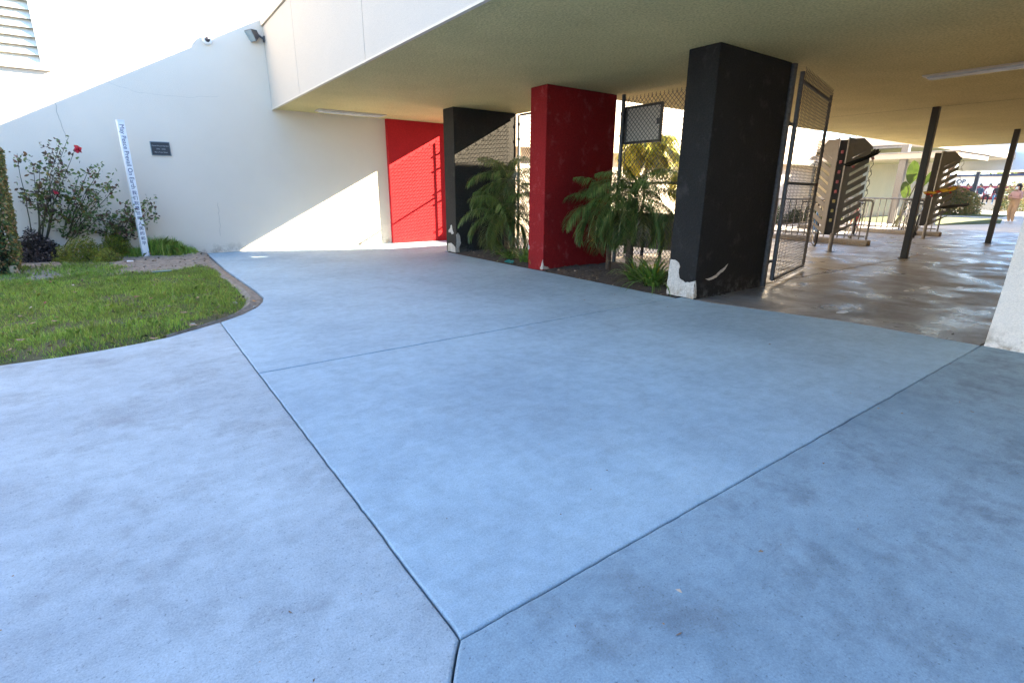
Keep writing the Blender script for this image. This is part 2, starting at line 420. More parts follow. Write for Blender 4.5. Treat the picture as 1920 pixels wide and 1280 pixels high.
# base ground out to the horizon
g = MB(); g.poly([(-250, -250, -.10), (300, -250, -.10), (300, 300, -.10), (-250, 300, -.10)]); structure('ground', g, M['groove'])
curve = [(-9, 5.12), (-3, 5.16), (-.97, 5.24), (-.62, 5.25), (-.33, 5.29), (-.1, 5.35), (.10, 5.43), (.36, 5.62), (.58, 5.79), (.82, 6.03), (1.01, 6.32), (1.12, 6.58), (1.19, 6.87), (1.20, 7.5), (1.18, 8.39), (1.15, 9.67), (1.17, 11.9), (1.18, YW)]
D0 = (.605, 1.085)
slab('pavement', [D0, (.585, 3.94), (.575, 5.78)]+curve[:9][::-1][1:]+[(-9, -3), (-2.9, -3)], M['slab2'])
slab('pavement', [D0, (.585, 3.947), (SX+.12, 3.947), (5.55, 3.55), (5.91, 2.1), (5.95, 1.085)], M['slab'])
slab('pavement', [(.585, 3.954), (.575, 5.78)]+curve[9:]+[(7.16, YW), (7.16, 9.98), (SX, 9.98), (SX, 3.954)], M['slab'])
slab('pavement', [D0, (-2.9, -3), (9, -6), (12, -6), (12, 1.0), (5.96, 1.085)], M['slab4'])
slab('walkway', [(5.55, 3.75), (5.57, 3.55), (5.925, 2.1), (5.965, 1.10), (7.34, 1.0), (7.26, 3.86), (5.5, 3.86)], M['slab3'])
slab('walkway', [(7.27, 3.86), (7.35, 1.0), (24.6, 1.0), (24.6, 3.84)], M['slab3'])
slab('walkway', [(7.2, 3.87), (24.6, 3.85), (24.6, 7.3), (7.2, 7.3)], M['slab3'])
slab('courtyard', [(7.17, 7.31), (26.9, 7.31), (26.9, YW+.2), (7.17, YW+.2)], M['yard'])
slab('courtyard', [(24.61, .9), (31.9, .9), (31.9, 5.9), (26.9, 7.3), (24.61, 7.3)], M['yard'])
g = MB(); g.box((26.9, -12, -.10), (120, 60, -.03)); structure('courtyard', g, M['yard'])
def sheet(name, pts, z, mat):
    mb = MB(); mb.prism(pts, (0, 0, z-.03), (1, 0, 0), (0, 1, 0), (0, 0, 1), .03); return structure(name, mb, mat)
sheet('lawn', [(27.2, 7.5), (31.9, 6.3), (37.2, 7.3), (37.6, 16), (27.2, 16)], -.004, M['lawnfar'])
sheet('lawn', [(40.6, 8.0), (44.5, 8.4), (47, 20), (40.6, 20)], -.004, M['lawnfar'])
sheet('flower_bed', [(18.5, 10.9), (26.5, 10.9), (26.5, YW), (18.5, YW)], .02, M['soil'])
# lawn and dirt on the left, planting beds between the pillars
def terrain(name, x0, x1, y0, y1, step, hf, mat, inside=None):
    nx = int((x1-x0)/step)+1; ny = int((y1-y0)/step)+1; idx = {}; mb = MB(); vs = []; fs = []
    for i in range(nx):
        for j in range(ny):
            x = x0+(x1-x0)*i/(nx-1); y = y0+(y1-y0)*j/(ny-1); idx[i, j] = len(vs); vs.append((x, y, hf(x, y)))
    for i in range(nx-1):
        for j in range(ny-1):
            fs.append((idx[i, j], idx[i+1, j], idx[i+1, j+1], idx[i, j+1]))
    mb.add(vs, fs); return structure(name, mb, mat, fix=False, smooth=True)
def edge_dist(x, y):
    best = 9
    for a, b in zip(curve[:-1], curve[1:]):
        ax, ay = a; bx, by = b; t = max(0, min(1, ((x-ax)*(bx-ax)+(y-ay)*(by-ay))/((bx-ax)**2+(by-ay)**2)))
        best = min(best, hypot(x-ax-t*(bx-ax), y-ay-t*(by-ay)))
    inside = y > 5.0 and (x < xedge(y)) and y > yedge(x)
    return best if inside else -best
def yedge(x):
    xs = [c[0] for c in curve[:9]]; ys = [c[1] for c in curve[:9]]
    return float(np.interp(x, xs, ys)) if x < xs[-1] else 1e9 if x > 1.21 else float(np.interp(x, xs, ys))
def xedge(y):
    c = curve[2:]; return float(np.interp(y, [p[1] for p in c], [p[0] for p in c]))
def lawn_h(x, y):
    d = edge_dist(x, y)
    if d < 0: return -.075
    n = mnoise.noise((x*1.7, y*1.7, 0))*.02+mnoise.noise((x*7, y*7, 2))*.006
    return -.045+min(1, d/.25)*.045+n
terrain('lawn', -6, 1.22, 5.1, 10.45, .06, lawn_h, M['lawnbase'])
def dirt_h(x, y):
    d = edge_dist(x, y); n = mnoise.noise((x*2.3, y*2.3, 5))*.03+mnoise.noise((x*9, y*9, 2))*.014
    m = .05*max(0, min(1, (y-10.2)/1.0))-.05*max(0, min(1, (10.1+mnoise.noise((x*2, 3, 1))*.5-y)/.3))
    return (-.04+min(1, max(0, d)/.2)*.05+n*.8+m) if d > 0 else -.075
terrain('dirt', -6, 1.22, 9.3, YW-.0, .05, dirt_h, M['dirt'])
# bare earth strip between grass and slab
mb = MB(); out = []
ce = dens([(x, y, 0) for x, y in curve[6:]], .05, .004, closed=False)
for i, (x, y) in enumerate(ce):
    a = Vector(ce[max(0, i-1)]); b = Vector(ce[min(len(ce)-1, i+1)]); t = (b-a).normalized(); nn = Vector((-t.y, t.x))
    tp_ = min(1, i/26); wv = (.06+.04*mnoise.noise((x*2, y*2, 9)))*tp_+.004+.08*max(0, min(1, (y-6)/.8))*max(0, 1-max(0, y-8)/2.5)
    out.append(((x, y, -.03), (x+nn.x*min(.03, wv*.5), y+nn.y*min(.03, wv*.5), -.006+.006*mnoise.noise((x*20, y*20, 1))), (x+nn.x*wv, y+nn.y*wv, .022), (x+nn.x*(wv+.08), y+nn.y*(wv+.08), -.02)))
for a, b in zip(out[:-1], out[1:]):
    for k in range(3): mb.poly([a[k], b[k], b[k+1], a[k+1]])
structure('dirt', mb, M['dirt'], smooth=False)
bed_h = lambda x, y: -.03+.05*min(1, max(0, x-SX)/.3)+mnoise.noise((x*3, y*3, 5))*.03+mnoise.noise((x*13, y*13, 2))*.014
terrain('planting_bed', SX+.0, 7.16, 4.0, 6.9, .04, bed_h, M['soil'])
terrain('planting_bed', SX+.0, 7.16, 6.9, 9.9, .04, bed_h, M['soil'])

# ================================================================== BUILDINGS
# long white wall with louvre opening
t = thing('school_building', 'tall white stucco building with louvre vent behind the rose bushes', 'building', (8, YW+.2, 0))
LX0, LX1, LZ0, LZ1 = -2.35, -.70, 3.19, 5.6
mb = MB()
mb.box((-14, YW, -.1), (LX0, YW+.4, 8)); mb.box((LX1, YW, -.1), (26.5, YW+.4, 8))
mb.box((LX0, YW, -.1), (LX1, YW+.4, LZ0)); mb.box((LX0, YW, LZ1), (LX1, YW+.4, 8))
mb.box((-14, YW+.4, -.1), (26.5, YW+9, 8.0-.01))
mb.build('wall', M['wall'], t)
mb = MB(); mb.box((7.2, YW-.34, 2.42), (26.5, YW-.001, 2.66)); mb.build('ledge', M['beige'], t, bevel=.01)
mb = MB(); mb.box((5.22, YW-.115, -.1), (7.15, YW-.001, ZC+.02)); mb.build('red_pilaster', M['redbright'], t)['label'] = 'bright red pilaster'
fr = MB()
fr.box((LX0, YW-.03, LZ0), (LX1, YW+.06, LZ0+.06)); fr.box((LX1-.07, YW-.03, LZ0+.061), (LX1, YW+.06, LZ1))
fr.box((LX0, YW-.03, LZ0+.061), (LX0+.07, YW+.06, LZ1)); fr.box((-1.62, YW-.02, LZ0+.061), (-1.56, YW+.05, 4.2))
fr.box((LX0-.02, YW-.06, LZ0-.045), (LX1+.04, YW+.02, LZ0-.002))
v = fr.build('vent_frame', M['louver'], t, bevel=.004)
mb = MB()
for k in range(18):
    z = LZ0+.12+k*.132
    mb.obox(((LX0+LX1)/2, YW+.045, z), ((LX1-LX0)/2-.072, 0, 0), (0, .045, .068), (0, -.006, .004))
mb.build('louvre_slats', M['louver'], v, world=True)
mb = MB(); mb.box((LX0, YW+.16, LZ0), (LX1, YW+.39, LZ1)); mb.build('vent_opening', M['darkgap'], t)
# hairline cracks
def crack(name, pts, r=.0022):
    q = []
    for a, b in zip(pts[:-1], pts[1:]):
        for j in range(8):
            p = Vector(a).lerp(Vector(b), j/8); n = mnoise.noise_vector((p.x*14, 1, p.z*14))*.022
            q.append((p.x+n.x, YW-.0004, p.z+n.z))
    MB().tube(q, r, 4).build(name, M['groove'], t)
crack('crack', [onY(103, 180, YW), onY(105, 205, YW), onY(118, 240, YW), onY(126, 262, YW)])
crack('crack', [onY(190, 150, YW), onY(250, 172, YW), onY(340, 183, YW), onY(420, 180, YW)], .0007)
crack('crack', [onY(408, 380, YW), onY(412, 420, YW), onY(413, 445, YW)], .0016)

# entrance canopy
t = thing('entrance_canopy', 'deep white flat canopy roof over the pillars and gate', 'canopy', (5, 4, ZC))
FX = 2.76
mb = MB(); mb.prism([(FX, -9), (24.0, -9), (24.0, 7.1), (7.15, 7.1), (7.15, YW-.002), (FX, YW-.002)], (0, 0, ZC), (1, 0, 0), (0, 1, 0), (0, 0, 1), .05)
mb.build('soffit', M['ceiling'], t)
mb = MB()
ys = [YW-.002, 10.13, 7.0, 3.9, .8, -2.3, -5.4, -9]
for a, b in zip(ys[:-1], ys[1:]): mb.box((FX-.004, b+.006, ZC+.006), (FX+.06, a-.006 if a < 12 else a, 4.36))
mb.build('fascia_panel', M['fascia'], t, bevel=.003)
mb = MB(); mb.box((FX+.062, -9, ZC+.052), (23.94, 7.04, 4.37)); mb.box((FX+.062, 7.041, ZC+.052), (7.09, YW-.004, 4.37)); mb.build('roof_core', M['fascia'], t)
mb = MB(); mb.box((7.092, 7.102, ZC+.0515), (7.145, YW-.004, 4.36)); mb.box((7.15, 7.045, ZC+.0515), (23.95, 7.095, 4.36)); mb.box((23.951, -9, ZC+.0515), (24.01, 7.095, 4.36)); mb.build('fascia_panel', M['fascia'], t)
mb = MB(); mb.prism([(FX-.035, -9.03), (24.04, -9.03), (24.04, 7.13), (7.18, 7.13), (7.18, YW-.003), (FX-.035, YW-.003)], (0, 0, 4.372), (1, 0, 0), (0, 1, 0), (0, 0, 1), ZT-4.372)
mb.build('coping', M['coping'], t)
mb = MB(); mb.box((7.30, -8.8, ZT+.001), (23.9, 7.10, 4.90)); mb.build('unseen_roof_rise', M['fascia'], t)  # unseen rise added to set where the walkway roof's shadow edge falls
mb = MB(); mb.box((FX-.012, -9, ZC-.02), (FX+.03, YW-.003, ZC+.0045)); mb.build('drip_edge', M['coping'], t)
mb = MB()
mb.box((12.756, -4, ZC-.002), (12.764, 7.05, ZC-.0005))
mb.build('soffit_joint', M['groove'], t)
# right hand wall (white), slightly battered at the foot
mb = MB()
prof = [(5.955, -.1), (5.955, .02), (5.97, .10), (6.01, .28), (6.05, .55), (6.09, 1.0), (6.12, 1.7), (6.13, ZC-.002), (8.4, ZC-.002), (8.4, -.1)]
mb.prism(prof, (0, 1.065, 0), (1, 0, 0), (0, 0, 1), (0, -1, 0), 9)
top(mb.build('wall', M['wall2'], smooth=False), 'rough white stucco wall end at the right edge of the walkway', 'wall')
# unseen classroom block on the far side of the walkway; closes the passage and gives its bounce light
mb = MB(); mb.box((8.402, -9, -.1), (23.9, -1.2, ZC-.002)); top(mb.build('unseen_block', M['beige']), 'cream classroom wall along the covered walkway', 'building')
# unseen block added beyond the walkway to cast shadow over the near lawn
mb = MB(); mb.box((26, -14, -.1), (44, 3.4, 4.4)); mb.box((25.6, -14.4, 4.401), (44.4, 3.8, 4.6)); top(mb.build('unseen_block', M['wall']), 'unseen flat roofed block added past the walkway to shade the lawn', 'building')

mb = MB(); mb.box((-16, -16, -.1), (2.6, -4.5, 4.6)); top(mb.build('unseen_block', M['wall']), 'unseen plain block added behind the camera to shade the foreground', 'building')  # unseen block added to hold sky light off the foreground paving
# pillars
def chips(parent, defs):
    for face, pts in defs:
        mb = MB(); q = dens([(a, b, 0) for a, b in pts], .012, .009)
        if face[0] == 'X': mb.prism(q, (face[1]-.0035, 0, 0), (0, 1, 0), (0, 0, 1), (1, 0, 0), .006)
        else: mb.prism(q, (0, face[1]-.0035, 0), (1, 0, 0), (0, 0, 1), (0, 1, 0), .006)
        mb.build('bare_patch', M['plaster'], parent)
def pillar(y0, y1, mat, label, x0=5.53, x1=7.08):
    t = thing('pillar', label, 'pillar', ((x0+x1)/2, (y0+y1)/2, 0), 0, 'stucco pillars holding the canopy')
    n = 26; mb = MB()                     # slightly uneven trowelled body
    ring = [(x0, y0), (x1, y0), (x1, y1), (x0, y1)]
    mb.prism(ring, (0, 0, -.05), (1, 0, 0), (0, 1, 0), (0, 0, 1), ZC+.05-.001)
    o = mb.build('shaft', mat, t, bevel=.012)
    return t
P1 = pillar(9.62, 10.05, M['blackfaded'], 'black stucco pillar beside the bright red wall panel')
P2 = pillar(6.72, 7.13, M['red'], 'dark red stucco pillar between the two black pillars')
P3 = pillar(3.76, 4.17, M['black'], 'large black stucco pillar with broken white corner beside the gate')
chips(P3, [(('X', 5.53), [(4.165, .01), (4.166, .34), (4.155, .455), (4.09, .46), (4.02, .43), (3.995, .39), (4.01, .30), (3.99, .235), (3.90, .20), (3.83, .205), (3.765, .235), (3.763, .01)]),
           (('Y', 3.76), [(5.533, .01), (5.533, .235), (5.55, .20), (5.575, .12), (5.59, .05), (5.58, .01)]),
           (('Y', 3.76), [(5.74, .235), (5.82, .245), (5.95, .275), (6.06, .33), (6.14, .36), (6.20, .395), (6.15, .33), (6.06, .285), (5.97, .245), (5.90, .225), (5.82, .215)])])
chips(P1, [(('X', 5.53), [(9.66, .005), (9.66, .11), (9.74, .15), (9.84, .19), (9.96, .17), (10.0, .08), (10.0, .005)]),
           (('X', 5.53), [(9.72, .40), (9.80, .37), (9.87, .42), (9.93, .40), (9.94, .44), (9.86, .50), (9.84, .56), (9.79, .57), (9.77, .47)]),
           (('Y', 9.62), [(5.533, .005), (5.533, .38), (5.57, .42), (5.62, .36), (5.64, .2), (5.60, .12), (5.61, .005)])])
chips(P2, [(('X', 5.53), [(6.723, .005), (6.723, .17), (6.745, .13), (6.76, .06), (6.79, .03), (6.79, .005)]),
           (('X', 5.53), [(7.09, .32), (7.127, .29), (7.127, .40), (7.10, .37)]),
           (('Y', 6.72), [(5.533, .005), (5.533, .12), (5.56, .06), (5.64, .05), (5.68, .005)])])

# black square posts along the walkway
for i, (x, y, lab) in enumerate([(12.76, 3.86, 'thin black square post standing nearer on the walkway'), (18.65, 3.83, 'thin black square post farther along the walkway, beside the standing woman')]):
    t = thing('canopy_post', lab, 'post', (x, y, 0), 0, 'square posts under the walkway canopy')
    mb = MB(); mb.box((x-.057, y-.057, 0), (x+.057, y+.057, ZC-.001)); mb.build('shaft', M['bronze'], t, bevel=.008)
    mb = MB(); mb.box((x-.085, y-.085, 0), (x+.085, y+.085, .012)); mb.build('base_plate', M['bronze'], t)

# recessed ceiling lights
def troffer(x0, x1, y0, y1, lab):
    t = thing('ceiling_light', lab, 'ceiling light', ((x0+x1)/2, (y0+y1)/2, ZC), 0, 'long recessed lights in the canopy soffit')
    mb = MB()
    for a, b in (((x0, y0), (x1, y0+.04)), ((x0, y1-.04), (x1, y1)), ((x0, y0+.041), (x0+.04, y1-.041)), ((x1-.04, y0+.041), (x1, y1-.041))):
        mb.box((a[0], a[1], ZC-.022), (b[0], b[1], ZC-.0005))
    mb.build('frame', M['coping'], t)
    mb = MB(); mb.prism([(x0+.041, 0), (x1-.041, 0), (x1-.06, -.035), ((x0+x1)/2, -.045), (x0+.06, -.035)], (0, y0+.042, ZC-.004), (1, 0, 0), (0, 0, 1), (0, 1, 0), y1-y0-.084)
    mb.build('diffuser', M['lens'], t)
troffer(9.25, 9.58, .6, 3.05, 'long pale ceiling light at the top right of the canopy')
troffer(3.5, 4.95, 11.55, 11.88, 'long cream ceiling light near the white wall')

# ------------------------------------------------------------------ far buildings and courtyard
def flat_block(name, label, cat, x0, x1, y0, y1, z1, over, mat, roof, th=.28, loc=None):
    t = thing(name, label, cat, ((x0+x1)/2, (y0+y1)/2, 0))
    MB().box((x0, y0, -.05), (x1, y1, z1)).build('wall', mat, t)
    MB().box((x0-over, y0-over, z1+.001), (x1+over, y1+over, z1+th)).build('roof_slab', roof, t, bevel=.02)
    return t
t = flat_block('kiosk_building', 'cream kiosk building with wide white flat roof beyond the bike racks', 'building', 31, 44, 12.0, 20, 3.3, 3.0, M['beige'], M['fascia'], .42)
MB().box((31.0-.05, 11.9, -.05), (31.6, 12.6, 3.29)).build('pilaster', M['shade'], t)
MB().box((28.2, 9.2, 3.2), (28.32, 21, 3.299)).build('gutter', M['shade'], t)
# lower covered table shelter in front
t = thing('lunch_shelter', 'low white flat shelter roof on grey posts beyond the bike racks', 'shelter', (28, 9.5, 0))
MB().box((26.2, 6.9, 2.62), (30.2, 14.5, 2.84)).build('roof_slab', M['fascia'], t, bevel=.01)
MB().box((26.15, 6.85, 2.841), (30.25, 14.55, 2.88)).build('gutter', M['shade'], t)
for y, z in ((8.75, 3.18), (7.35, 2.619), (12.4, 2.619)):
    MB().box((26.35, y-.12, -.03), (26.6, y+.12, z)).build('post', M['shade'] if z < 3 else M['rail'], t)
# grey low wall with dark posts behind the palms
t = thing('table_screen', 'low grey panel screen with thin black posts behind the palms', 'screen', (8.6, 7, 0))
MB().box((8.55, 5.6, .16), (8.62, 9.0, .82)).build('panel', M['greywall'], t)
for k in range(8):
    y = 5.75+k*.46
    MB().box((8.49, y-.02, 0), (8.546, y+.02, .84)).build('post', M['bronze'], t)
MB().box((8.5, 5.6, .821), (8.75, 9.0, .86)).build('top_rail', M['rail'], t)
mb = MB(); mb.box((8.6, 5.75, .862), (8.72, 5.93, .96)); top(mb.build('red_box', M['redp'], bevel=.01), 'small red box resting on the grey screen behind the palms', 'box')
mb = MB(); mb.tube([(8.64, 6.12, .862), (8.64, 6.12, .99), (8.64, 6.12, 1.04), (8.64, 6.12, 1.10)], [.07, .075, .07, .03], 14); top(mb.build('green_jug', plain('teal_plastic', (.03, .12, .10), .4), smooth=True), 'dark green jug standing on the grey screen behind the palms', 'jug')

# far canopy, far white building with lettering, maroon band, seat wall
t = thing('far_canopy', 'wide white flat canopy across the far side of the courtyard', 'canopy', (46, 6, 0))
MB().box((45, -8, 2.66), (49, 11.75, 4.28)).build('roof_slab', M['coolwhite'], t)
MB().box((44.95, -8.05, 4.281), (49.05, 11.8, 4.36)).build('gutter', M['shade'], t)
for y in (11.0, 4.5, -2): MB().box((46.6, y-.1, -.03), (46.8, y+.1, 2.659)).build('post', M['navy'], t)
t = thing('shop_building', 'far white building reading OP above a maroon base', 'building', (72, 8, 0))
BX = 70.0
zt = onX(1860, 330.5, BX).z; zb = onX(1860, 348.5, BX).z
MB().box((BX, -20, zb), (BX+8, 40, zt)).build('wall', M['wall'], t)
MB().box((BX-.4, -20, zt+.001), (BX+8, 40, zt+.2)).build('roof_edge', M['navy'], t)
MB().box((BX+.02, -20, -.05), (BX+8, 40, zb-.002)).build('base', M['maroon'], t)
def text_obj(s, size, name, mat, parent, mw, ext=.002, align='LEFT', offset=0.0, space=1.0):
    cu = bpy.data.curves.new(name, 'FONT'); cu.body = s; cu.size = size; cu.extrude = ext; cu.align_x = align; cu.offset = offset
    cu.space_line = space; cu.resolution_u = 4
    o = bpy.data.objects.new(name, cu); COL.objects.link(o); bpy.context.view_layer.update()
    me = bpy.data.meshes.new_from_object(o.evaluated_get(bpy.context.evaluated_depsgraph_get()))
    COL.objects.unlink(o); bpy.data.objects.remove(o)
    me.transform(mw); me.transform(Matrix.Translation(-world_loc(parent)))
    me.materials.clear(); me.materials.append(mat)
    q = bpy.data.objects.new(name, me); COL.objects.link(q); q.parent = parent; return q
def frame_mat(o, x, y): # text x axis, y axis -> world
    x = Vector(x).normalized(); y = Vector(y).normalized(); z = x.cross(y)
    return Matrix(((x.x, y.x, z.x, o[0]), (x.y, y.y, z.y, o[1]), (x.z, y.z, z.z, o[2]), (0, 0, 0, 1)))
p = onX(1792, 344.5, BX)
text_obj('OP', .58, 'lettering', M['navy'], t, frame_mat((BX-.02, p.y, p.z), (0, -1, 0), (0, 0, 1)), .01, 'LEFT', .01)
mb = MB(); mb.box((57, 2, -.03), (57.5, 15, .78)); t = thing('seat_wall', 'low white seat wall with maroon top where students sit', 'wall', (57.2, 8, 0)); mb.build('wall', M['wall'], t)
MB().box((56.9, 1.9, .781), (57.6, 15.1, .95)).build('top', M['maroon'], t, bevel=.02)

# ================================================================== FIXTURES ON THE LEFT WALL
# peace pole
p = onZ(275, 486, 0); px_, py_ = p.x, p.y-.02
t = thing('peace_pole', 'slim white square post with blue lettering standing before the rose bush', 'post', (px_, py_, 0))
W = .052; PR = radians(12)
c, s_ = cos(PR), sin(PR)
mb = MB(); mb.box((px_-W, py_-W, -.05), (px_+W, py_+W, 2.40), rz=PR); mb.build('shaft', M['white'], t, bevel=.004)
mb = MB(); mb.box((px_-W-.004, py_-W-.004, 2.401), (px_+W+.004, py_+W+.004, 2.412), rz=PR); mb.build('cap', M['white'], t)
fn = Vector((s_, -c, 0)); fu = Vector((c, s_, 0))           # face normal (towards camera), face right
o = Vector((px_, py_, 0))+fn*(W+.0008)
text_obj('May Peace Prevail On Earth', .096, 'lettering', M['blueink'], t, frame_mat(o+Vector((0, 0, 2.34))-fu*.032, (0, 0, -1), fu), .0006, 'LEFT', 0.0)
for i, ch in enumerate('我们祝愿世界人类的和平'):
    text_obj(ch, .073, 'lettering', M['blueink'], t, frame_mat(o+Vector((0, 0, 1.17-i*.0895))-fu*.002, fu, (0, 0, 1)), .0006, 'CENTER', .0005)
# plaque
a = onY(280, 265, YW); b = onY(323, 293, YW); x0, x1, z0, z1 = a.x+.0, b.x-.01, b.z, a.z
t = thing('wall_plaque', 'small dark bronze plaque with raised lettering on the white wall', 'plaque', ((x0+x1)/2, YW, z0))
MB().box((x0, YW-.02, z0), (x1, YW-.0005, z1)).build('border', M['steelrim'], t, bevel=.003)
MB().box((x0+.012, YW-.023, z0+.012), (x1-.012, YW-.0201, z1-.012)).build('plate', M['bronzeplate'], t)
for s, dz in (('Peace Wood Garden', .165), ('1996 - 2008', .108), ('Mary Kate Silver', .052)):
    text_obj(s, .031, 'lettering', M['platetext'], t, frame_mat(((x0+x1)/2, YW-.0232, z0+dz), (1, 0, 0), (0, 0, 1)), .0008, 'CENTER', .0004)
# security camera dome
p = onY(388, 76, YW)
t = thing('security_camera', 'round white security camera dome high on the wall', 'camera', (p.x, YW, p.z))
mb = MB(); L = [(0, .085), (.03, .085), (.06, .075), (.075, .058)]
mb.tube([(p.x, YW-d, p.z) for d, r in L], [r for d, r in L], 28); mb.build('housing', M['white'], t, smooth=False)
mb = MB(); L = [(.0755, .046), (.09, .044), (.105, .034), (.113, .018), (.115, .004)]
mb.tube([(p.x, YW-d, p.z) for d, r in L], [r for d, r in L], 24); mb.build('dome', M['camdome'], t, smooth=True)
# floodlight on the fascia
p = onX(496, 70, FX); q = onX(485, 68, FX-.18)
t = thing('floodlight', 'square grey floodlight on the white canopy fascia by the wall', 'floodlight', (FX, p.y, p.z))
mb = MB(); mb.box((FX-.03, p.y-.05, p.z-.09), (FX-.0045, p.y+.05, p.z+.01)); mb.build('wall_bracket', M['galvdark'], t, bevel=.004)
ctr = Vector((FX-.19, p.y+.03, p.z+.02)); d = Vector((-.78, -.30, -.42)).normalized(); u = d.cross(Vector((0, 0, 1))).normalized(); v_ = u.cross(d)
mb = MB(); f1 = [ctr+d*.09+u*a*.13+v_*b*.11 for a, b in ((-1, -1), (1, -1), (1, 1), (-1, 1))]; f2 = [ctr-d*.07+u*a*.06+v_*b*.055 for a, b in ((-1, -1), (1, -1), (1, 1), (-1, 1))]
mb.add(f1+f2, [(0, 1, 2, 3), (7, 6, 5, 4), (0, 4, 5, 1), (1, 5, 6, 2), (2, 6, 7, 3), (3, 7, 4, 0)]); mb.build('housing', M['galvdark'], t, bevel=.006)
mb = MB(); mb.tube([ctr-d*.07, Vector((FX-.02, p.y, p.z-.04))], .018, 8); mb.build('arm', M['galvdark'], t)
mb = MB(); mb.obox(ctr+d*.0935, u*.118, v_*.098, d*.003); gm, gt, gb = newmat('lamp_glass'); gb.inputs['Base Color'].default_value = (.35, .42, .45, 1); gb.inputs['Roughness'].default_value = .06; gb.inputs['Metallic'].default_value = .6
mb.build('glass', gm, t)

# ================================================================== CHAIN LINK FENCES
def chain(o, u, v, W_, H_, pitch=.08, r=.0040, jagged=True):
    o, u, v = Vector(o), Vector(u).normalized(), Vector(v).normalized(); n = u.cross(v); mb = MB()
    k = pitch
    for sgn in (1, -1):
        c0 = -H_ if sgn == 1 else 0
        c1 = W_ if sgn == 1 else W_+H_
        c = math.ceil(c0/k)*k
        while c < c1:
            # line x = c + y (sgn 1)  or x = c - y
            pts = []
            if sgn == 1: y0, y1 = max(0, -c), min(H_, W_-c)
            else: y0, y1 = max(0, c-W_), min(H_, c)
            if y1-y0 > .02:
                f = lambda y: o+u*(c+sgn*y)+v*y
                # small zig-zag depth so the wires weave
                mb.tube([f(y0)+n*r*sgn, f(y1)+n*r*sgn], r, 4, cap=False)
            c += k
        # twisted barbs along the top edge
    if jagged:
        x = 0
        while x < W_:
            a = o+u*x+v*H_; mb.tube([a, a+v*.022+u*.006, a+v*.03-u*.004], r, 4); x += k
    return mb
def pipe(name, a, b, r, parent, mat='galvdark', seg=12):
    mb = MB(); mb.tube([a, b], r, seg); return mb.build(name, M[mat], parent, smooth=False)
def collar(y, z, x, r, parent):
    MB().tube([(x, y, z-.02), (x, y, z+.02)], r, 12).build('clamp', M['galvdark'], parent)
FXX = 7.02+.10
# bay between the two dark pillars and the red one (has the sign)
t = thing('chain_link_fence', 'chain link fence with a square sign between dark red and large black pillars', 'fence', (FXX, 5.4, 0), 0, 'chain link fences between the pillars')
chain((FXX+.03, 4.18, .12), (0, 1, 0), (0, 0, 1), 2.44, 2.66).build('wire_mesh', M['galvdark'], t, fix=False)
pipe('end_post', (FXX, 6.60, 0), (FXX, 6.60, ZC-.01), .034, t)
pipe('rail', (FXX, 4.18, 1.42), (FXX, 6.57, 1.42), .021, t); pipe('tension_bar', (FXX+.02, 6.52, .12), (FXX+.02, 6.52, 2.78), .007, t)
for z in (.3, .9, 1.8, 2.2, 2.55): collar(6.60, z, FXX, .044, t)
t2 = thing('fence_sign', 'grey square sign with brown frame seen from behind, hung on the chain link fence', 'sign', (FXX+.08, 6.2, 2.07))
R_ = radians(1.5)
MB().box((FXX+.05, 5.84, 2.10), (FXX+.065, 6.56, 2.62)).build('panel', M['panelgrey'], t2)
for lo, hi in (((5.80, 2.06), (6.60, 2.10)), ((5.80, 2.621), (6.60, 2.66)), ((5.80, 2.101), (5.839, 2.62)), ((6.561, 2.101), (6.60, 2.62))):
    MB().box((FXX+.036, lo[0], lo[1]), (FXX+.075, hi[0], hi[1])).build('frame', M['panelframe'], t2, bevel=.003)
MB().box((FXX+.040, 5.84, 2.33), (FXX+.049, 5.90, 2.42)).build('latch', M['galvdark'], t2)
t = thing('chain_link_fence', 'narrow chain link fence with top rail between the red pillar and the farther black pillar', 'fence', (FXX, 8.4, 0), 0, 'chain link fences between the pillars')
chain((FXX+.03, 7.14, .12), (0, 1, 0), (0, 0, 1), 2.36, 2.66).build('wire_mesh', M['galvdark'], t, fix=False)
pipe('end_post', (FXX+.02, 9.60, 0), (FXX+.02, 9.60, 2.83), .03, t, 'galv'); pipe('rail', (FXX, 7.14, 2.825), (FXX, 9.53, 2.825), .021, t); pipe('rail', (FXX, 7.14, 1.42), (FXX, 9.47, 1.42), .021, t)
for z in (.3, .9, 1.5, 2.0, 2.35, 2.65): collar(9.60, z, FXX+.02, .04, t)
t = thing('chain_link_fence', 'chain link fence with gate posts beside the bright red wall panel, behind the black pillar', 'fence', (FXX, 11.1, 0), 0, 'chain link fences between the pillars')
chain((FXX+.03, 10.06, .06), (0, 1, 0), (0, 0, 1), 2.12, 2.72).build('wire_mesh', M['galvdark'], t, fix=False)
pipe('end_post', (FXX, 11.985, 0), (FXX, 11.985, ZC-.01), .027, t); pipe('gate_stile', (FXX, 11.89, 0.06), (FXX, 11.89, 2.74), .017, t)
pipe('rail', (FXX, 10.06, 1.46), (FXX, 11.87, 1.46), .022, t)
for z in (.62, 1.3, 1.55, 2.1, 2.45): MB().box((FXX-.02, 11.85, z-.014), (FXX+.02, 12.0, z+.014)).build('hinge', M['galvdark'], t)
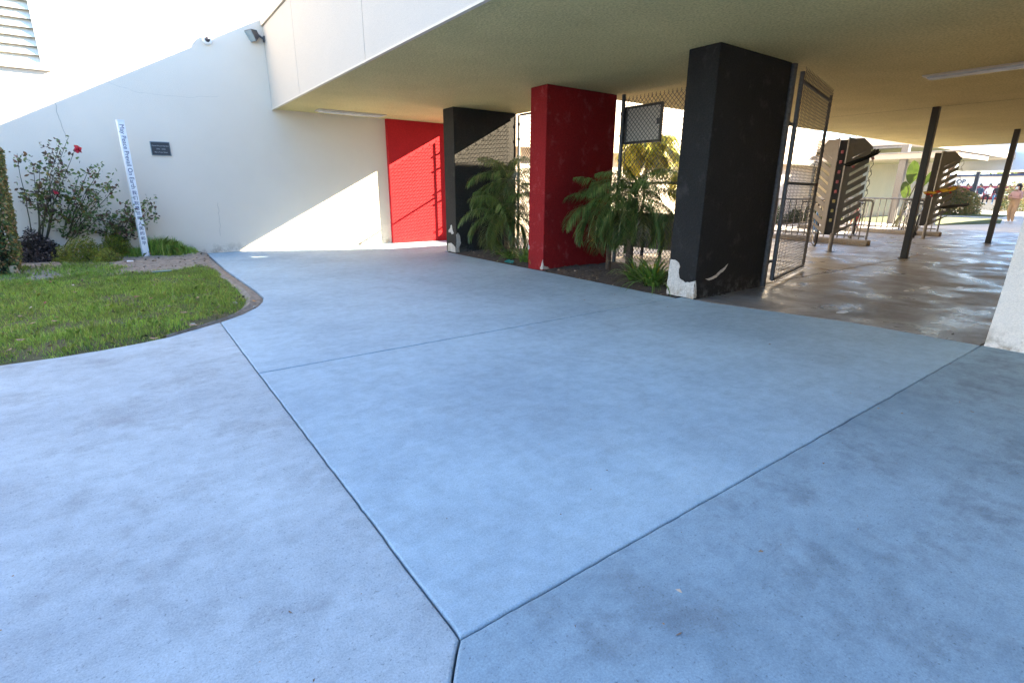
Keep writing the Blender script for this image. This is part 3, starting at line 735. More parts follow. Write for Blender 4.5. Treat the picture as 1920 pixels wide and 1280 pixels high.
# open gate
PX, PY = 7.18, 3.80
t = thing('gate_post', 'thick grey steel post beside the large black pillar', 'post', (PX, PY, 0))
MB().tube([(PX, PY, 0), (PX, PY, ZC-.003)], .056, 18).build('shaft', M['galvdark'], t, smooth=False)
GA = onZ(1447, 526, .08); GB = onZ(1503, 497, .08)
GA = Vector((7.33, 3.74, .08)); GB = Vector((9.30, 4.24, .08))
gu = (GB-GA).normalized(); GL = (GB-GA).length
t = thing('chain_link_gate', 'open chain link gate leaf swung back beside the black pillar', 'gate', (GA.x, GA.y, 0))
zt_ = 2.70
pipe('hinge_stile', GA, GA+Vector((0, 0, zt_)), .03, t); pipe('latch_stile', GB, GB+Vector((0, 0, zt_-.02)), .024, t)
for z, n_ in ((.0, 'bottom_rail'), (1.33, 'middle_rail'), (2.60, 'top_rail')):
    pipe(n_, GA+Vector((0, 0, z))+gu*.03, GB+Vector((0, 0, z))-gu*.02, .022, t)
gn = Vector((gu.y, -gu.x, 0))
chain(GA+gu*.03+gn*.028-Vector((0, 0, .04)), gu, (0, 0, 1), GL-.05, 2.77, .085, .0027).build('wire_mesh', M['galvdark'], t, fix=False)
for z in (.35, 2.15):
    m_ = MB(); m_.tube([(PX, PY, z-.025), (PX, PY, z+.025)], .068, 16); m_.obox(((PX+GA.x)/2, (PY+GA.y)/2, z), Vector((GA.x-PX, GA.y-PY, 0))*.5, Vector((0, .012, 0)), (0, 0, .02)); m_.build('hinge', M['galvdark'], t)

# ================================================================== PLANTS
def frond(L, lift, droop, nl, ll, az, base, out, ang=.95, sag=.5, seg=14, width=.010):
    """pinnate palm frond appended to out (list of quads)"""
    d = Vector((cos(az), sin(az), 0)); side = Vector((-sin(az), cos(az), 0)); pts = []
    p = Vector(base); th = lift
    for i in range(seg+1):
        pts.append(p.copy()); th2 = th-droop*(i/seg)**1.3*1.0
        p = p+(d*cos(th2)+Vector((0, 0, 1))*sin(th2))*(L/seg)
    for i in range(seg):
        a, b = pts[i], pts[i+1]; wd = .010*(1-i/seg)+.002
        out.append([a-side*wd, a+side*wd, b+side*wd*.9, b-side*wd*.9])
    for k in range(nl):
        f = .12+.88*k/(nl-1); x = f*seg; i = min(seg-1, int(x)); a = pts[i].lerp(pts[i+1], x-i); t_ = (pts[i+1]-pts[i]).normalized()
        l = ll*(.35+1.0*sin(pi*min(1, (f*.88+.10))))*rnd.uniform(.85, 1.1)
        for sg in (1, -1):
            dr = (t_*cos(ang)+side*sg*sin(ang)+Vector((0, 0, rnd.uniform(.0, .35)))).normalized()
            m1 = a+dr*l*.5+Vector((0, 0, -sag*l*.16)); m2 = m1+(dr*.6+Vector((0, 0, -sag*rnd.uniform(.8, 1.3)))).normalized()*l*.5
            wn = dr.cross(Vector((0, 0, 1))).normalized()*width*.5
            out.append([a-wn*.6, a+wn*.6, m1+wn, m1-wn]); out.append([m1-wn, m1+wn, m2+wn*.15, m2-wn*.15])
def palm(name, label, loc, h, nf, L, ll, mat, lean=(0, 0), cat='palm', group=None, trunk_r=.05, lo=-.35, hi=1.25, nl=60, azs=None, sag=.9, lw=.010):
    t = thing(name, label, cat, loc, 0, group)
    b = Vector(loc); topp = b+Vector((lean[0], lean[1], h))
    mb = MB(); n = int(h/.035)+2; pts = []; rs = []
    for i in range(n+1):
        f = i/n; pts.append(b+Vector((lean[0]*f*f, lean[1]*f*f, h*f-.03))); rs.append(trunk_r*(1.15-.25*f)*(1+.16*(i % 2)))
    mb.tube(pts, rs, 10); mb.build('trunk', M['bark'], t)
    Q = []
    for k in range(nf):
        az = k*2.39996+rnd.uniform(-.2, .2) if azs is None else rnd.uniform(*azs)
        f = k/(nf-1); lift = hi+(lo-hi)*f+rnd.uniform(-.1, .1)
        frond(L*rnd.uniform(.85, 1.08)*(.8+.3*sin(pi*f)), lift, 1.5+.5*f, nl, ll, az, topp+Vector((0, 0, -.05*f)), Q, sag=sag, width=lw)
    soup('fronds', Q, M[mat], t)
    return t
palm('pygmy_palm', 'bushy green pygmy palm in the bed, nearest the large black pillar', (6.30, 5.52, 0), 1.22, 31, 1.0, .28, 'palm', (.02, -.02), lo=-.7, nl=58, group='small palms in the beds between the pillars')
palm('pygmy_palm', 'smaller drooping pygmy palm against the dark red pillar', (6.40, 6.05, 0), 1.08, 21, .9, .27, 'palm', (-.05, .0), lo=-.8, nl=56, group='small palms in the beds between the pillars', trunk_r=.04)
palm('pygmy_palm', 'taller weeping pygmy palm leaning on the far black pillar', (6.35, 8.80, 0), 1.50, 26, .95, .30, 'palm', (-.03, .05), group='small palms in the beds between the pillars', nl=50, lo=-.8)
palm('pygmy_palm', 'low weeping pygmy palm before the far black pillar', (6.08, 8.55, 0), .85, 23, .95, .29, 'palm', (-.05, .0), lo=-.6, group='small palms in the beds between the pillars', trunk_r=.045)
palm('pygmy_palm', 'upright pygmy palm just left of the dark red pillar', (6.55, 7.75, 0), 1.30, 18, .9, .20, 'palm', (.0, .0), group='small palms in the beds between the pillars', lo=.5, hi=1.45, sag=.5, nl=50)
palm('yellow_palm', 'sunlit yellow palm with thin orange stem beyond the chain link fence', (11.7, 9.9, 0), 2.45, 22, .95, .46, 'palmy', (.05, -.05), group=None, trunk_r=.03, lo=-.5, hi=.9, nl=30, lw=.05)
palm('yellow_palm', 'second sunlit yellow palm, lower, half behind the large black pillar', (14.6, 10.25, 0), 1.9, 22, 1.2, .46, 'palmy', (.0, .05), group=None, trunk_r=.035, lo=-.5, hi=1.2, nl=30, lw=.04)

def strap_clump(label, x, y, n, L, group='strap leaved clumps in the beds'):
    Q = []
    for k in range(n):
        az = rnd.uniform(0, 2*pi); l = L*rnd.uniform(.6, 1.1); th = rnd.uniform(.55, 1.4); r0 = rnd.uniform(0, .10)
        p = Vector((x+cos(az)*r0, y+sin(az)*r0, .0)); side = Vector((-sin(az), cos(az), 0)); d = Vector((cos(az), sin(az), 0)); w_ = rnd.uniform(.014, .022); seg = 6
        wd = lambda f: w_*(1-.9*max(0, f-.35)/.65)
        for i in range(seg):
            f0, f1 = i/seg, (i+1)/seg; a = th-1.7*f0**1.4; q = p+(d*cos(a)+Vector((0, 0, 1))*sin(a))*l/seg
            Q.append([p-side*wd(f0), p+side*wd(f0), q+side*wd(f1), q-side*wd(f1)]); p = q
    # weld strips by building as separate quads: colour varies slightly along the leaf
    o = soup('strap_leaf_plant', Q, M['strap']); return tag(o, label, 'plant', group)
strap_clump('broad green strap leaf clump beside the large black pillar', 5.80, 4.62, 90, .66)
strap_clump('green strap leaf clump at the foot of the near pygmy palm', 5.98, 5.08, 60, .60)
strap_clump('bright strap leaf clump beside the dark red pillar, farther bed', 5.80, 7.55, 70, .60)
strap_clump('low strap leaf clump under the weeping palms', 5.86, 8.15, 40, .46)
strap_clump('thin strap leaf clump by the foot of the far black pillar', 6.05, 8.75, 18, .34)
# litter in the beds
Q = []; mats = []
for (x0, x1, y0, y1, n) in ((SX+.03, 6.3, 4.2, 6.7, 240), (SX+.03, 6.3, 7.15, 9.55, 200)):
    for _ in range(n):
        x = rnd.uniform(x0, x1); y = rnd.uniform(y0, y1); s = rnd.uniform(.008, .03); a = rnd.uniform(0, 6.28); z = bed_h(x, y)+.006
        e1 = Vector((cos(a)*s, sin(a)*s, rnd.uniform(-.3, .3)*s)); e2 = Vector((-sin(a)*s*.4, cos(a)*s*.4, rnd.uniform(-.2, .5)*s)); c_ = Vector((x, y, z+.004))
        Q.append([c_-e1, c_+e2, c_+e1, c_-e2])
for k_ in range(700):
    x = rnd.uniform(-1.9, 1.12); y = rnd.uniform(9.7, 12.0) if k_ < 430 else rnd.uniform(5.3, 9.7); s = rnd.uniform(.006, .028); a = rnd.uniform(0, 6.28)
    if edge_dist(x, y) < .03: continue
    e1 = Vector((cos(a)*s, sin(a)*s, rnd.uniform(-.3, .3)*s)); e2 = Vector((-sin(a)*s*.4, cos(a)*s*.4, rnd.uniform(-.2, .6)*s)); c_ = Vector((x, y, dirt_h(x, y)+.008 if k_ < 430 else lawn_h(x, y)+rnd.uniform(.015, .05)))
    Q.append([c_-e1, c_+e2, c_+e1, c_-e2])
tag(soup('leaf_litter', Q, M['litter']), 'brown leaf scraps on the dark soil of the planting beds', 'leaf litter', kind='stuff')
p = onZ(955, 492, .03)
mb = MB()
for k in range(9): mb.poly([(p.x+rnd.uniform(-.08, .08), p.y+rnd.uniform(-.1, .1), .02+rnd.uniform(0, .05)) for _ in range(4)])
top(mb.build('crumpled_wrapper', plain('turquoise_foil', (.02, .35, .33), .3)), 'crumpled turquoise wrapper on the soil left of the dark red pillar', 'wrapper')

# leaf clusters
def leaf_quads(C, size, asp=.55, up=.3, n_=None):
    """C (n,3) centres -> folded leaves (two quads sharing an edge would be one island; use single hexagon leaf)"""
    n = len(C); a = unit(nr.normal(size=(n, 3))+np.array([0, 0, up])*0); nn = unit(nr.normal(size=(n, 3))+np.array([0, 0, up*2]))
    b = unit(np.cross(nn, a)); a = unit(np.cross(b, nn)); s = (size*nr.uniform(.6, 1.25, n))[:, None]
    w_ = s*asp
    return np.stack([C-a*s*.5, C-a*s*.18+b*w_*.42, C+a*s*.15+b*w_*.40, C+a*s*.55, C+a*s*.15-b*w_*.40, C-a*s*.18-b*w_*.42], axis=1)
def stems(base, ends, r, out_mb, wob=.05):
    pts_all = []
    for e in ends:
        a = Vector(base)+Vector((rnd.uniform(-.06, .06), rnd.uniform(-.04, .04), 0)); b = Vector(e); k = 9; pts = []
        for i in range(k+1):
            f = i/k; p = a.lerp(b, f); p.z = a.z+(b.z-a.z)*(f**.8); nz = mnoise.noise_vector((p.x*3+e[0]*7, p.y*3, p.z*3))
            pts.append(p+nz*wob*sin(pi*f))
        out_mb.tube(pts, [r*(1-.72*i/k) for i in range(k+1)], 6); pts_all.append(pts)
    return pts_all
def rose(label, base, ends, leaf_n, mats, spread=.09, from_f=.35, sz=.05, red=.15, twigs=4):
    t = thing('rose_bush', label, 'rose bush', base, 0, 'rose bushes against the white wall')
    mb = MB(); P = stems(base, ends, .011, mb); C = []
    for pts in P:
        for _ in range(twigs):
            f = rnd.uniform(.4, .95); i = int(f*9); a = pts[i]; b = a+Vector((rnd.uniform(-.22, .22), rnd.uniform(-.14, .08), rnd.uniform(.02, .22)))
            mb.tube([a, a.lerp(b, .5)+Vector((0, 0, .02)), b], [.004, .003, .0015], 5)
            for _ in range(int(leaf_n*.5)):
                q = a.lerp(b, rnd.uniform(.2, 1.1)); C.append((q.x+rnd.gauss(0, .03), q.y+rnd.gauss(0, .03), q.z+rnd.gauss(0, .03)))
        for _ in range(leaf_n):
            f = from_f+(1-from_f)*rnd.random()**.8; x = f*9; i = min(8, int(x)); q = pts[i].lerp(pts[i+1], x-i)
            C.append((q.x+rnd.gauss(0, spread*.6), q.y+rnd.gauss(0, spread*.5), q.z+rnd.gauss(0, spread*.5)))
    for pts in P:
        for _ in range(6): q = pts[-1].lerp(pts[-2], rnd.uniform(-.1, 1)); C.append((q.x+rnd.gauss(0, .022), q.y+rnd.gauss(0, .02), q.z+rnd.gauss(0, .022)))
    mb.build('branches', M['stem'], t)
    C = np.array(C); C[:, 1] = np.minimum(C[:, 1], YW-.03)
    V = leaf_quads(C, sz, .62); m_ = (nr.random_sample(len(C)) < red).astype(int)
    soup('leaves', V, [M['rose'], M['rosered']], t, mats=m_)
    return t
YB = 11.75
E3 = lambda px, py, y=YB: tuple(onY(px, py, y))
r1 = rose('tall rose bush with a crimson bloom at its top, beside the hedge', tuple(onZ(78, 492, 0)), [E3(32, 288), E3(62, 310), E3(75, 305), E3(95, 290), E3(112, 262), E3(128, 258), E3(140, 282), E3(118, 320), E3(105, 345), E3(90, 370), E3(70, 350)], 24, None, from_f=.45, red=.35, sz=.065, spread=.13)
for ch in r1.children: pass
r2 = rose('wide rose bush leaning toward the white post', tuple(onZ(112, 488, 0)), [E3(150, 325), E3(172, 308), E3(188, 318), E3(210, 335), E3(222, 345), E3(165, 350), E3(190, 370), E3(150, 370), E3(175, 400), E3(205, 395)], 28, None, from_f=.5, red=.06, sz=.065, spread=.14)
r3 = rose('low rose bush behind the white post', tuple(onZ(215, 480, .0)), [E3(238, 375), E3(278, 372), E3(292, 400), E3(285, 388), E3(255, 390), E3(205, 400), E3(222, 420), E3(190, 410), E3(250, 432), E3(272, 410)], 26, None, from_f=.42, red=.2, sz=.062, spread=.13)
# flowers
def bloom(x, y, z, r, parent, mat='petal'):
    C = np.array([(x+rnd.gauss(0, r*.35), y+rnd.gauss(0, r*.35), z+rnd.gauss(0, r*.4)) for _ in range(34)]); soup('bloom', leaf_quads(C, r*1.3, .9), M[mat], parent)
p = onY(146, 281, YB-.05); bloom(p.x, p.y, p.z, .055, r1)
p = onY(104, 360, YB-.05); bloom(p.x, p.y, p.z, .03, r1, 'petal')
for px, py in ((55, 375), (37, 302), (60, 308)):
    p = onY(px, py, YB); bloom(p.x, p.y, p.z, .022, r1, 'rosered')
# dead low shrub, olive mounds
def mound(name, label, cat, c, rx, ry, rz_, n, sz, mat, group=None, asp=.5, stems_=16, k=1.0):
    t = thing(name, label, cat, (c[0], c[1], 0), 0, group)
    mb = MB()
    for i in range(stems_):
        a = rnd.uniform(0, 6.28); f = rnd.uniform(.3, .95)
        mb.tube([(c[0]+rnd.uniform(-.05, .05), c[1], -.02), (c[0]+cos(a)*rx*f*.5, c[1]+sin(a)*ry*f*.5, c[2]+rz_*.5), (c[0]+cos(a)*rx*f, c[1]+sin(a)*ry*f, c[2]+rz_*(1-f*f*.6))], [.007, .005, .002], 5)
    mb.build('branches', M['stemdark'], t)
    d = unit(nr.normal(size=(n, 3))); d[:, 2] = np.abs(d[:, 2]); rr = nr.uniform(.25, 1, n)**.45
    wob = np.array([1+.28*mnoise.noise(Vector((q[0]*2.3+c[0]*3, q[1]*2.3, q[2]*2.3))) for q in d])
    C = np.array(c)+d*np.array([rx, ry, rz_])*(rr*wob)[:, None]; C[:, 1] = np.minimum(C[:, 1], YW-.03) if c[1] < YW else C[:, 1]
    soup('foliage', leaf_quads(C, sz, asp), M[mat], t); return t
mound('dead_shrub', 'withered purple brown shrub at the foot of the tall rose bush', 'shrub', tuple(onZ(75, 495, 0)), .34, .28, .55, 3000, .055, 'dead', stems_=30)
mound('low_shrub', 'olive green mounded shrub left of the white post', 'shrub', tuple(onZ(160, 496, 0)), .42, .28, .46, 4200, .045, 'mound', 'low olive shrubs below the roses', .35)
mound('low_shrub', 'small olive shrub hugging the foot of the white post', 'shrub', tuple(onZ(222, 486, 0)), .27, .22, .48, 2400, .045, 'mound', 'low olive shrubs below the roses', .35)
mound('low_shrub', 'lowest olive shrub in front of the mounded one', 'shrub', tuple(onZ(205, 497, 0)), .24, .18, .26, 1500, .04, 'mound', 'low olive shrubs below the roses', .35)
# clipped hedge at the left edge
def hedge(name, label, x0, x1, y0, y1, h, n, sz, mat, rounded=.12, lean=0.):
    t = thing(name, label, 'hedge', ((x0+x1)/2, (y0+y1)/2, 0))
    mb = MB()
    for i in range(10):
        x, y = rnd.uniform(x0+.15, x1-.15), rnd.uniform(y0+.15, y1-.15)
        mb.tube([(x, y, 0), (x+rnd.uniform(-.1, .1), y+rnd.uniform(-.1, .1), h*.5), (x+rnd.uniform(-.2, .2), y+rnd.uniform(-.2, .2), h*.92)], [.02, .014, .005], 6)
    mb.build('stems', M['stemdark'], t)
    MB().box((x0+.12, y0+.10, .05), (x1-.10, y1-.10, h-.14)).build('twig_core', M['hedgecore'], t, bevel=.05)
    P = nr.uniform(0, 1, (n, 3))*np.array([x1-x0, y1-y0, h])+np.array([x0, y0, 0])
    # push most leaves to the clipped surface
    k = nr.random_sample(n)
    sel = k < .30; P[sel, 1] = y0+np.abs(nr.normal(0, .035, sel.sum()))
    sel = (k >= .30) & (k < .62); P[sel, 0] = x1-np.abs(nr.normal(0, .035, sel.sum()))
    sel = (k >= .62) & (k < .74); P[sel, 2] = h-np.abs(nr.normal(0, .04, sel.sum()))
    dx = np.minimum(P[:, 0]-x0, x1-P[:, 0]); dy = np.minimum(P[:, 1]-y0, y1-P[:, 1]); dd = np.clip(np.minimum(dx, dy)/rounded/1.6, 0, 1)
    cap = h-rounded*(1-dd)**2; P[:, 2] = np.minimum(P[:, 2], cap-nr.uniform(0, .03, n))
    wob = np.array([mnoise.noise(Vector((a*2.2, b*2.2, c*2.2))) for a, b, c in P])*.05
    P[:, 0] += wob*1.2-lean*P[:, 2]; P[:, 1] += wob
    soup('leaves', leaf_quads(P, sz, .6), M[mat], t); return t
hedge('clipped_hedge', 'tall clipped hedge column with coppery leaves at the left edge', -2.6, -1.50, 10.5, 11.3, 1.93, 15000, .05, 'hedge', lean=-.07)
# wooden block and green lid
p = onZ(30, 520, 0)
mb = MB(); mb.obox((p.x-.02, p.y+.15, .085), Vector((.045, .01, .012)), Vector((-.01, .07, 0)), Vector((-.012, .0, .075))); top(mb.build('wooden_block', plain('weathered_wood', (.42, .33, .22), .9, 0, .15, 25), bevel=.006), 'weathered wooden block in the grass by the hedge foot', 'block')
p = onZ(305, 513, 0)
mb = MB(); mb.box((p.x-.125, p.y-.035, .03), (p.x+.125, p.y+.05, .045), rz=.04); top(mb.build('valve_cover', plain('faded_green_plastic', (.16, .25, .20), .6), bevel=.005), 'faded green rectangular valve cover at the lawn edge', 'cover')
p = onZ(243, 493, .04)
mb = MB(); mb.poly([(p.x-.06, p.y, .03), (p.x+.05, p.y-.03, .035), (p.x+.06, p.y+.04, .07), (p.x-.03, p.y+.05, .08)]); mb.poly([(p.x-.03, p.y+.05, .08), (p.x+.06, p.y+.04, .07), (p.x+.02, p.y+.08, .04)])
top(mb.build('paper_scrap', M['white']), 'white paper scrap by the foot of the white post', 'paper')

# grass
def grass(name, n, sampler, hmin, hmax, label, wid=.0042):
    P = []
    while len(P) < n:
        x, y, k = sampler()
        if k is not None: P.append((x, y, k))
    P = np.array(P); n = len(P)
    az = nr.uniform(0, 2*pi, n); lean = nr.uniform(.05, .9, n); clump = np.array([mnoise.noise(Vector((a*1.4, b*1.4, 3))) for a, b in P[:, :2]])
    h = (hmin+(hmax-hmin)*nr.random_sample(n)**2.2)*(1+.9*np.clip(clump+.05, -.35, .8))*P[:, 2]
    z = np.array([lawn_h(a, b) if b < 10.3 else dirt_h(a, b) for a, b in P[:, :2]])
    B = np.stack([P[:, 0], P[:, 1], z-.004], 1); d = np.stack([np.cos(az), np.sin(az), np.zeros(n)], 1)
    fz = nr.uniform(0, 2*pi, n); s = np.stack([np.cos(fz), np.sin(fz), np.zeros(n)], 1)*(wid*nr.uniform(.6, 1.3, n))[:, None]
    m_ = B+d*(h*lean*.35)[:, None]+np.array([0, 0, 1])*(h*.6)[:, None]; tp = B+d*(h*lean)[:, None]+np.array([0, 0, 1])*(h*(1-.35*lean))[:, None]
    V = np.stack([B-s*.6, B+s*.6, m_+s*.5, tp, m_-s*.5], axis=1)
    return tag(soup(name, V, M['grass']), label, 'grass', kind='stuff')
def s1():
    y = 5.2+6.2*rnd.random(); xmin = -y*.16-.35-.2; x = rnd.uniform(max(-2.4, xmin), 1.2); d = edge_dist(x, y)
    if d < .015: return x, y, None
    if x < .75 and y < 6.05 and mnoise.noise((x*5, y*5, 4)) < -.15 and d < .12: return x, y, None
    strip = .06+.05*mnoise.noise((x*2, y*2, 9))+(.09 if 6.2 < y < 9.5 else 0)
    if x > .5 and y > 5.95 and d < strip: return x, y, None
    bare = mnoise.noise((x*2.1+5, y*2.1, 1))
    if bare < -.30 and rnd.random() < .75: return x, y, None
    if hypot(x-.42, (y-5.9)*1.6) < .16: return x, y, None
    nb = mnoise.noise((x*2.2, y*2.2, 6))*.55+mnoise.noise((x*7, y*7, 6))*.25
    lim = 9.85+nb+max(0, min(1, (.05-x)/.5))*1.2
    if y > lim and rnd.random() < .2+(y-lim)/.35: return x, y, None
    return x, y, min(1, .45+d*2.0)
grass('grass', 68000, s1, .02, .08, 'green lawn grass in front of the rose bushes')
def s2():
    x = rnd.gauss(.42, .30); y = YW-.02-abs(rnd.gauss(0, .22)); 
    if y < 11.45+.3*mnoise.noise((x*3, 1, 2)) or x > 1.02 or x < -.35 or mnoise.noise((x*3, 2, 8)) < -.35: return x, y, None
    return x, y, max(.15, 1.25-1.9*abs(x-.42)**1.3+.4*mnoise.noise((x*5, y*2, 1)))
grass('grass', 5200, s2, .08, .30, 'taller weedy grass along the foot of the white wall', .006)
# scattered fallen leaves and petals on the lawn and paving
leaf_me = None
spots = [(185, 520, 0), (140, 550, 0), (350, 527, 0), (103, 605, 0), (40, 640, 0), (60, 610, 0), (325, 560, 0), (370, 562, 0), (355, 520, 1), (95, 530, 2), (52, 535, 2), (85, 570, 2), (257, 558, 2), (283, 562, 2), (108, 598, 2), (5, 628, 2), (400, 587, 2), (232, 608, 3), (125, 622, 3), (365, 612, 0), (290, 637, 0), (245, 495, 0), (40, 595, 0), (200, 575, 0), (455, 585, 0), (478, 567, 1), (15, 660, 0), (345, 588, 0)]
mk = [M['brownleaf'], plain('orange_dry_leaf', (.55, .26, .06), .8), M['pinkpetal'], plain('lilac_petal', (.35, .28, .5), .8)]
names = [('fallen_leaf', 'dry tan leaf lying on the lawn', 'dry leaves scattered on the lawn'), ('orange_leaf', 'orange dry leaf lying on the lawn', 'orange leaves on the lawn'), ('fallen_petal', 'faded crimson rose petal lying on the lawn', 'crimson petals on the lawn'), ('lilac_petal', 'pale lilac petal lying on the lawn', 'lilac petals on the lawn')]
for px, py, k in spots:
    p = onZ(px, py, .03); s = rnd.uniform(.03, .055)*(.75 if k in (2, 3) else 1); a = rnd.uniform(0, 6.28); mb = MB()
    z = max(0, lawn_h(p.x, p.y))+.045; R3 = Matrix.Rotation(a, 4, 'Z')@Matrix.Rotation(rnd.uniform(-.3, .3), 4, 'X')
    prof = [(-1, 0, .15), (-.55, .34, .05), (0, .45, 0), (.6, .3, .06), (1, 0, .22), (.6, -.3, .08), (0, -.42, 0), (-.55, -.3, .05)]
    vs = [Vector((p.x, p.y, z))+(R3@Vector((u*s, v_*s, w_*s))) for u, v_, w_ in prof]+[Vector((p.x, p.y, z-.004))]
    mb.add(vs, [(i, (i+1) % 8, 8) for i in range(8)])
    where = 'near the left edge' if px < 90 else 'near the curved corner' if px > 390 else 'near the hedge' if (py < 560 and px < 150) else 'by the bare earth' if py < 530 else 'close to the paving' if py > 600 else 'in the middle'
    tag(mb.build(names[k][0], mk[k], fix=False), names[k][1]+' '+where, 'leaf' if k < 2 else 'petal', names[k][2])
# crumbs of stone at the lawn corner
for px, py, s in ((362, 611, .028), (440, 570, .03), (478, 576, .02), (470, 572, .015)):
    p = onZ(px, py, 0); mb = MB(); mb.tube([(p.x-s, p.y, s*.3), (p.x-s*.3, p.y, s*.45), (p.x+s*.5, p.y+s*.2, s*.4), (p.x+s, p.y, s*.2)], [s*.3, s*.62, s*.55, s*.2], 7)
    tag(mb.build('pebble', M['plaster']), ('pale stone chip where the joint meets the lawn edge', 'stone chip left of the curved lawn corner', 'stone chip right at the curved lawn corner', 'smallest stone chip beside the curved lawn corner')[(362, 440, 478, 470).index(px)], 'stone', 'stone chips along the lawn edge')
# fine grit and leaf crumbs on the paving
Q = []
for _ in range(420):
    x = rnd.uniform(-3, 5.2); y = rnd.uniform(.2, 12) if rnd.random() < .6 else rnd.gauss(1.1, .5)
    if edge_dist(x, y) > -.02: continue
    s_ = rnd.uniform(.0015, .006)*(1+1.5*(rnd.random() < .12)); a = rnd.uniform(0, 6.28); c_ = Vector((x, y, .001)); e1 = Vector((cos(a)*s_, sin(a)*s_, .001)); e2 = Vector((-sin(a)*s_*.5, cos(a)*s_*.5, s_*.4))
    Q.append([c_-e1, c_+e2, c_+e1, c_-e2*.6])
tag(soup('grit', Q, M['brownleaf']), 'fine grit and leaf crumbs strewn over the grey paving', 'grit', kind='stuff')
# leaves / gum on the walkway floor
for px, py, s, mt, lab in ((1720, 478, .05, 'brownleaf', 'dark dry leaf on the walkway near the second post'), (1786, 628, .03, 'stemdark', 'small dark leaf on the walkway by the white wall end'), (1889, 486, .03, 'petal', 'red scrap on the walkway by the white wall end'), (1782, 441, .09, 'stemdark', 'dark leaf on the walkway beyond the second rack')):
    p = onZ(px, py, 0); mb = MB(); mb.add([(p.x-s, p.y, .006), (p.x, p.y+s*.4, .012), (p.x+s, p.y, .018), (p.x, p.y-s*.4, .008)], [(0, 1, 2), (0, 2, 3)])
    tag(mb.build('fallen_leaf', M[mt], fix=False), lab, 'leaf')
for px, py, a_, b_ in ((1580, 585, .10, .05), (1735, 540, .13, .06), (1800, 539, .09, .04), (1700, 545, .05, .03)):
    p = onZ(px, py, .0); mb = MB(); mb.prism([(p.x+cos(q)*a_*(1+.2*sin(3*q)), p.y+sin(q)*b_*(1+.25*cos(2*q))) for q in [i*pi/10 for i in range(20)]], (0, 0, .0005), (1, 0, 0), (0, 1, 0), (0, 0, 1), .002)
    tag(mb.build('paint_spot', plain('worn_pale_spot', (.62, .62, .62), .4)), ('round pale spot on the walkway nearest the black pillar', 'wide pale spot in the middle of the walkway floor', 'small pale spot near the white wall end', 'tiny pale spot left of the wide spot on the walkway')[(1580, 1735, 1800, 1700).index(px)], 'floor spot', 'pale spots on the walkway floor')

# ================================================================== RACKS, RAILS, BIKES
def plate(o, du, W_, zb_, zt_, side, teeth=8, cap=.42):
    """chevron slotted plate: inner strip + teeth rising outward, o = inner bottom, du = outward unit vector"""
    o = Vector(o); du = Vector(du).normalized(); n = Vector((du.y, -du.x, 0)); mb = MB(); th = .012
    H = zt_-zb_; iw = .26*W_; rise = .22
    base = 0.16; pitch = (H-cap-base)/teeth; tw = pitch*.64
    def pr(pts): mb.prism(pts, o-n*th/2, du, (0, 0, 1), n, th)
    pr([(0, 0), (iw, .07), (iw, H-.03), (0, H)])
    pr([(iw+.0005, .072), (W_*.98, .072+rise), (W_*.98, .072+rise+.02), (iw+.0005, base)])
    for k in range(teeth):
        z = base+k*pitch+.055; pr([(iw+.0005, z), (W_*1.0, z+rise), (W_*1.0, z+rise+tw), (iw+.0005, z+tw)])
    pr([(iw+.0005, H-cap), (W_*1.05, H-cap+rise), (W_*1.05, H-.24), (W_*.62, H-.02), (iw+.0005, H-.0305)])
    return mb
def rack(label, x, y, both=True, rot=0.):
    t = thing('skateboard_rack', label, 'skateboard rack', (x, y, 0), 0, 'slotted skateboard racks on poles')
    view = Vector((x, y, 0)).normalized(); right = Vector((view.y, -view.x, 0))
    zb_, zt_ = .36, 2.42
    MB().tube([(x, y, 0), (x, y, zb_+.05)], .042, 14).build('pole', M['rack'], t)
    MB().tube([(x, y, 0), (x, y, .012)], .09, 18).build('base_plate', M['rack'], t)
    o = Vector((x, y, zb_))
    c = o+view*.12
    MB().obox((c.x-right.x*.085, c.y-right.y*.085, (zb_+zt_)/2-.02), right*.075, view*.06, (0, 0, (zt_-zb_)/2-.03)).build('spine', M['rackin'], t)
    dr = (right*.93+view*.45).normalized(); dl = (-right*.80+view*.62).normalized()
    pr_ = plate(o+right*.0, dr, .48, zb_, zt_, 1); pr_.build('slotted_plate', M['rack'], t, bevel=.002)
    MB().box((x-.014, y-.014, zb_+.0), (x+.014, y+.014, zt_)).build('front_edge', M['galv'], t)
    if both:
        plate(o-right*.165+view*.02, dl, .44, zb_, zt_, -1).build('slotted_plate', M['rack'], t, bevel=.002)
        for k in range(8):
            z = zb_+.33+k*.205; q = o-right*.085+view*.03
            MB().obox((q.x, q.y, z), right*.026, view*.02, (0, 0, .034)).build('rubber_bumper', M['pink'] if k > 2 else M['yellow'], t, bevel=.01)
    # cable loops hanging from the outer edge
    sides = ((dr, o, .50),)+(((dl, o-right*.165, .46),) if both else ())
    for d_, oo, W_ in sides:
        mb = MB()
        for k in range(7):
            q = oo+d_*W_+Vector((0, 0, .55+k*.2)); pts = [q+Vector((0, 0, 0)), q+d_*.06+Vector((0, 0, .05)), q+d_*.08+Vector((0, 0, -.04)), q+d_*.03+Vector((0, 0, -.13)), q+d_*.05+Vector((0, 0, -.2))]
            mb.tube(pts, .006, 5)
        mb.build('lock_cables', M['galvdark'], t)
    return t, right, view, dr
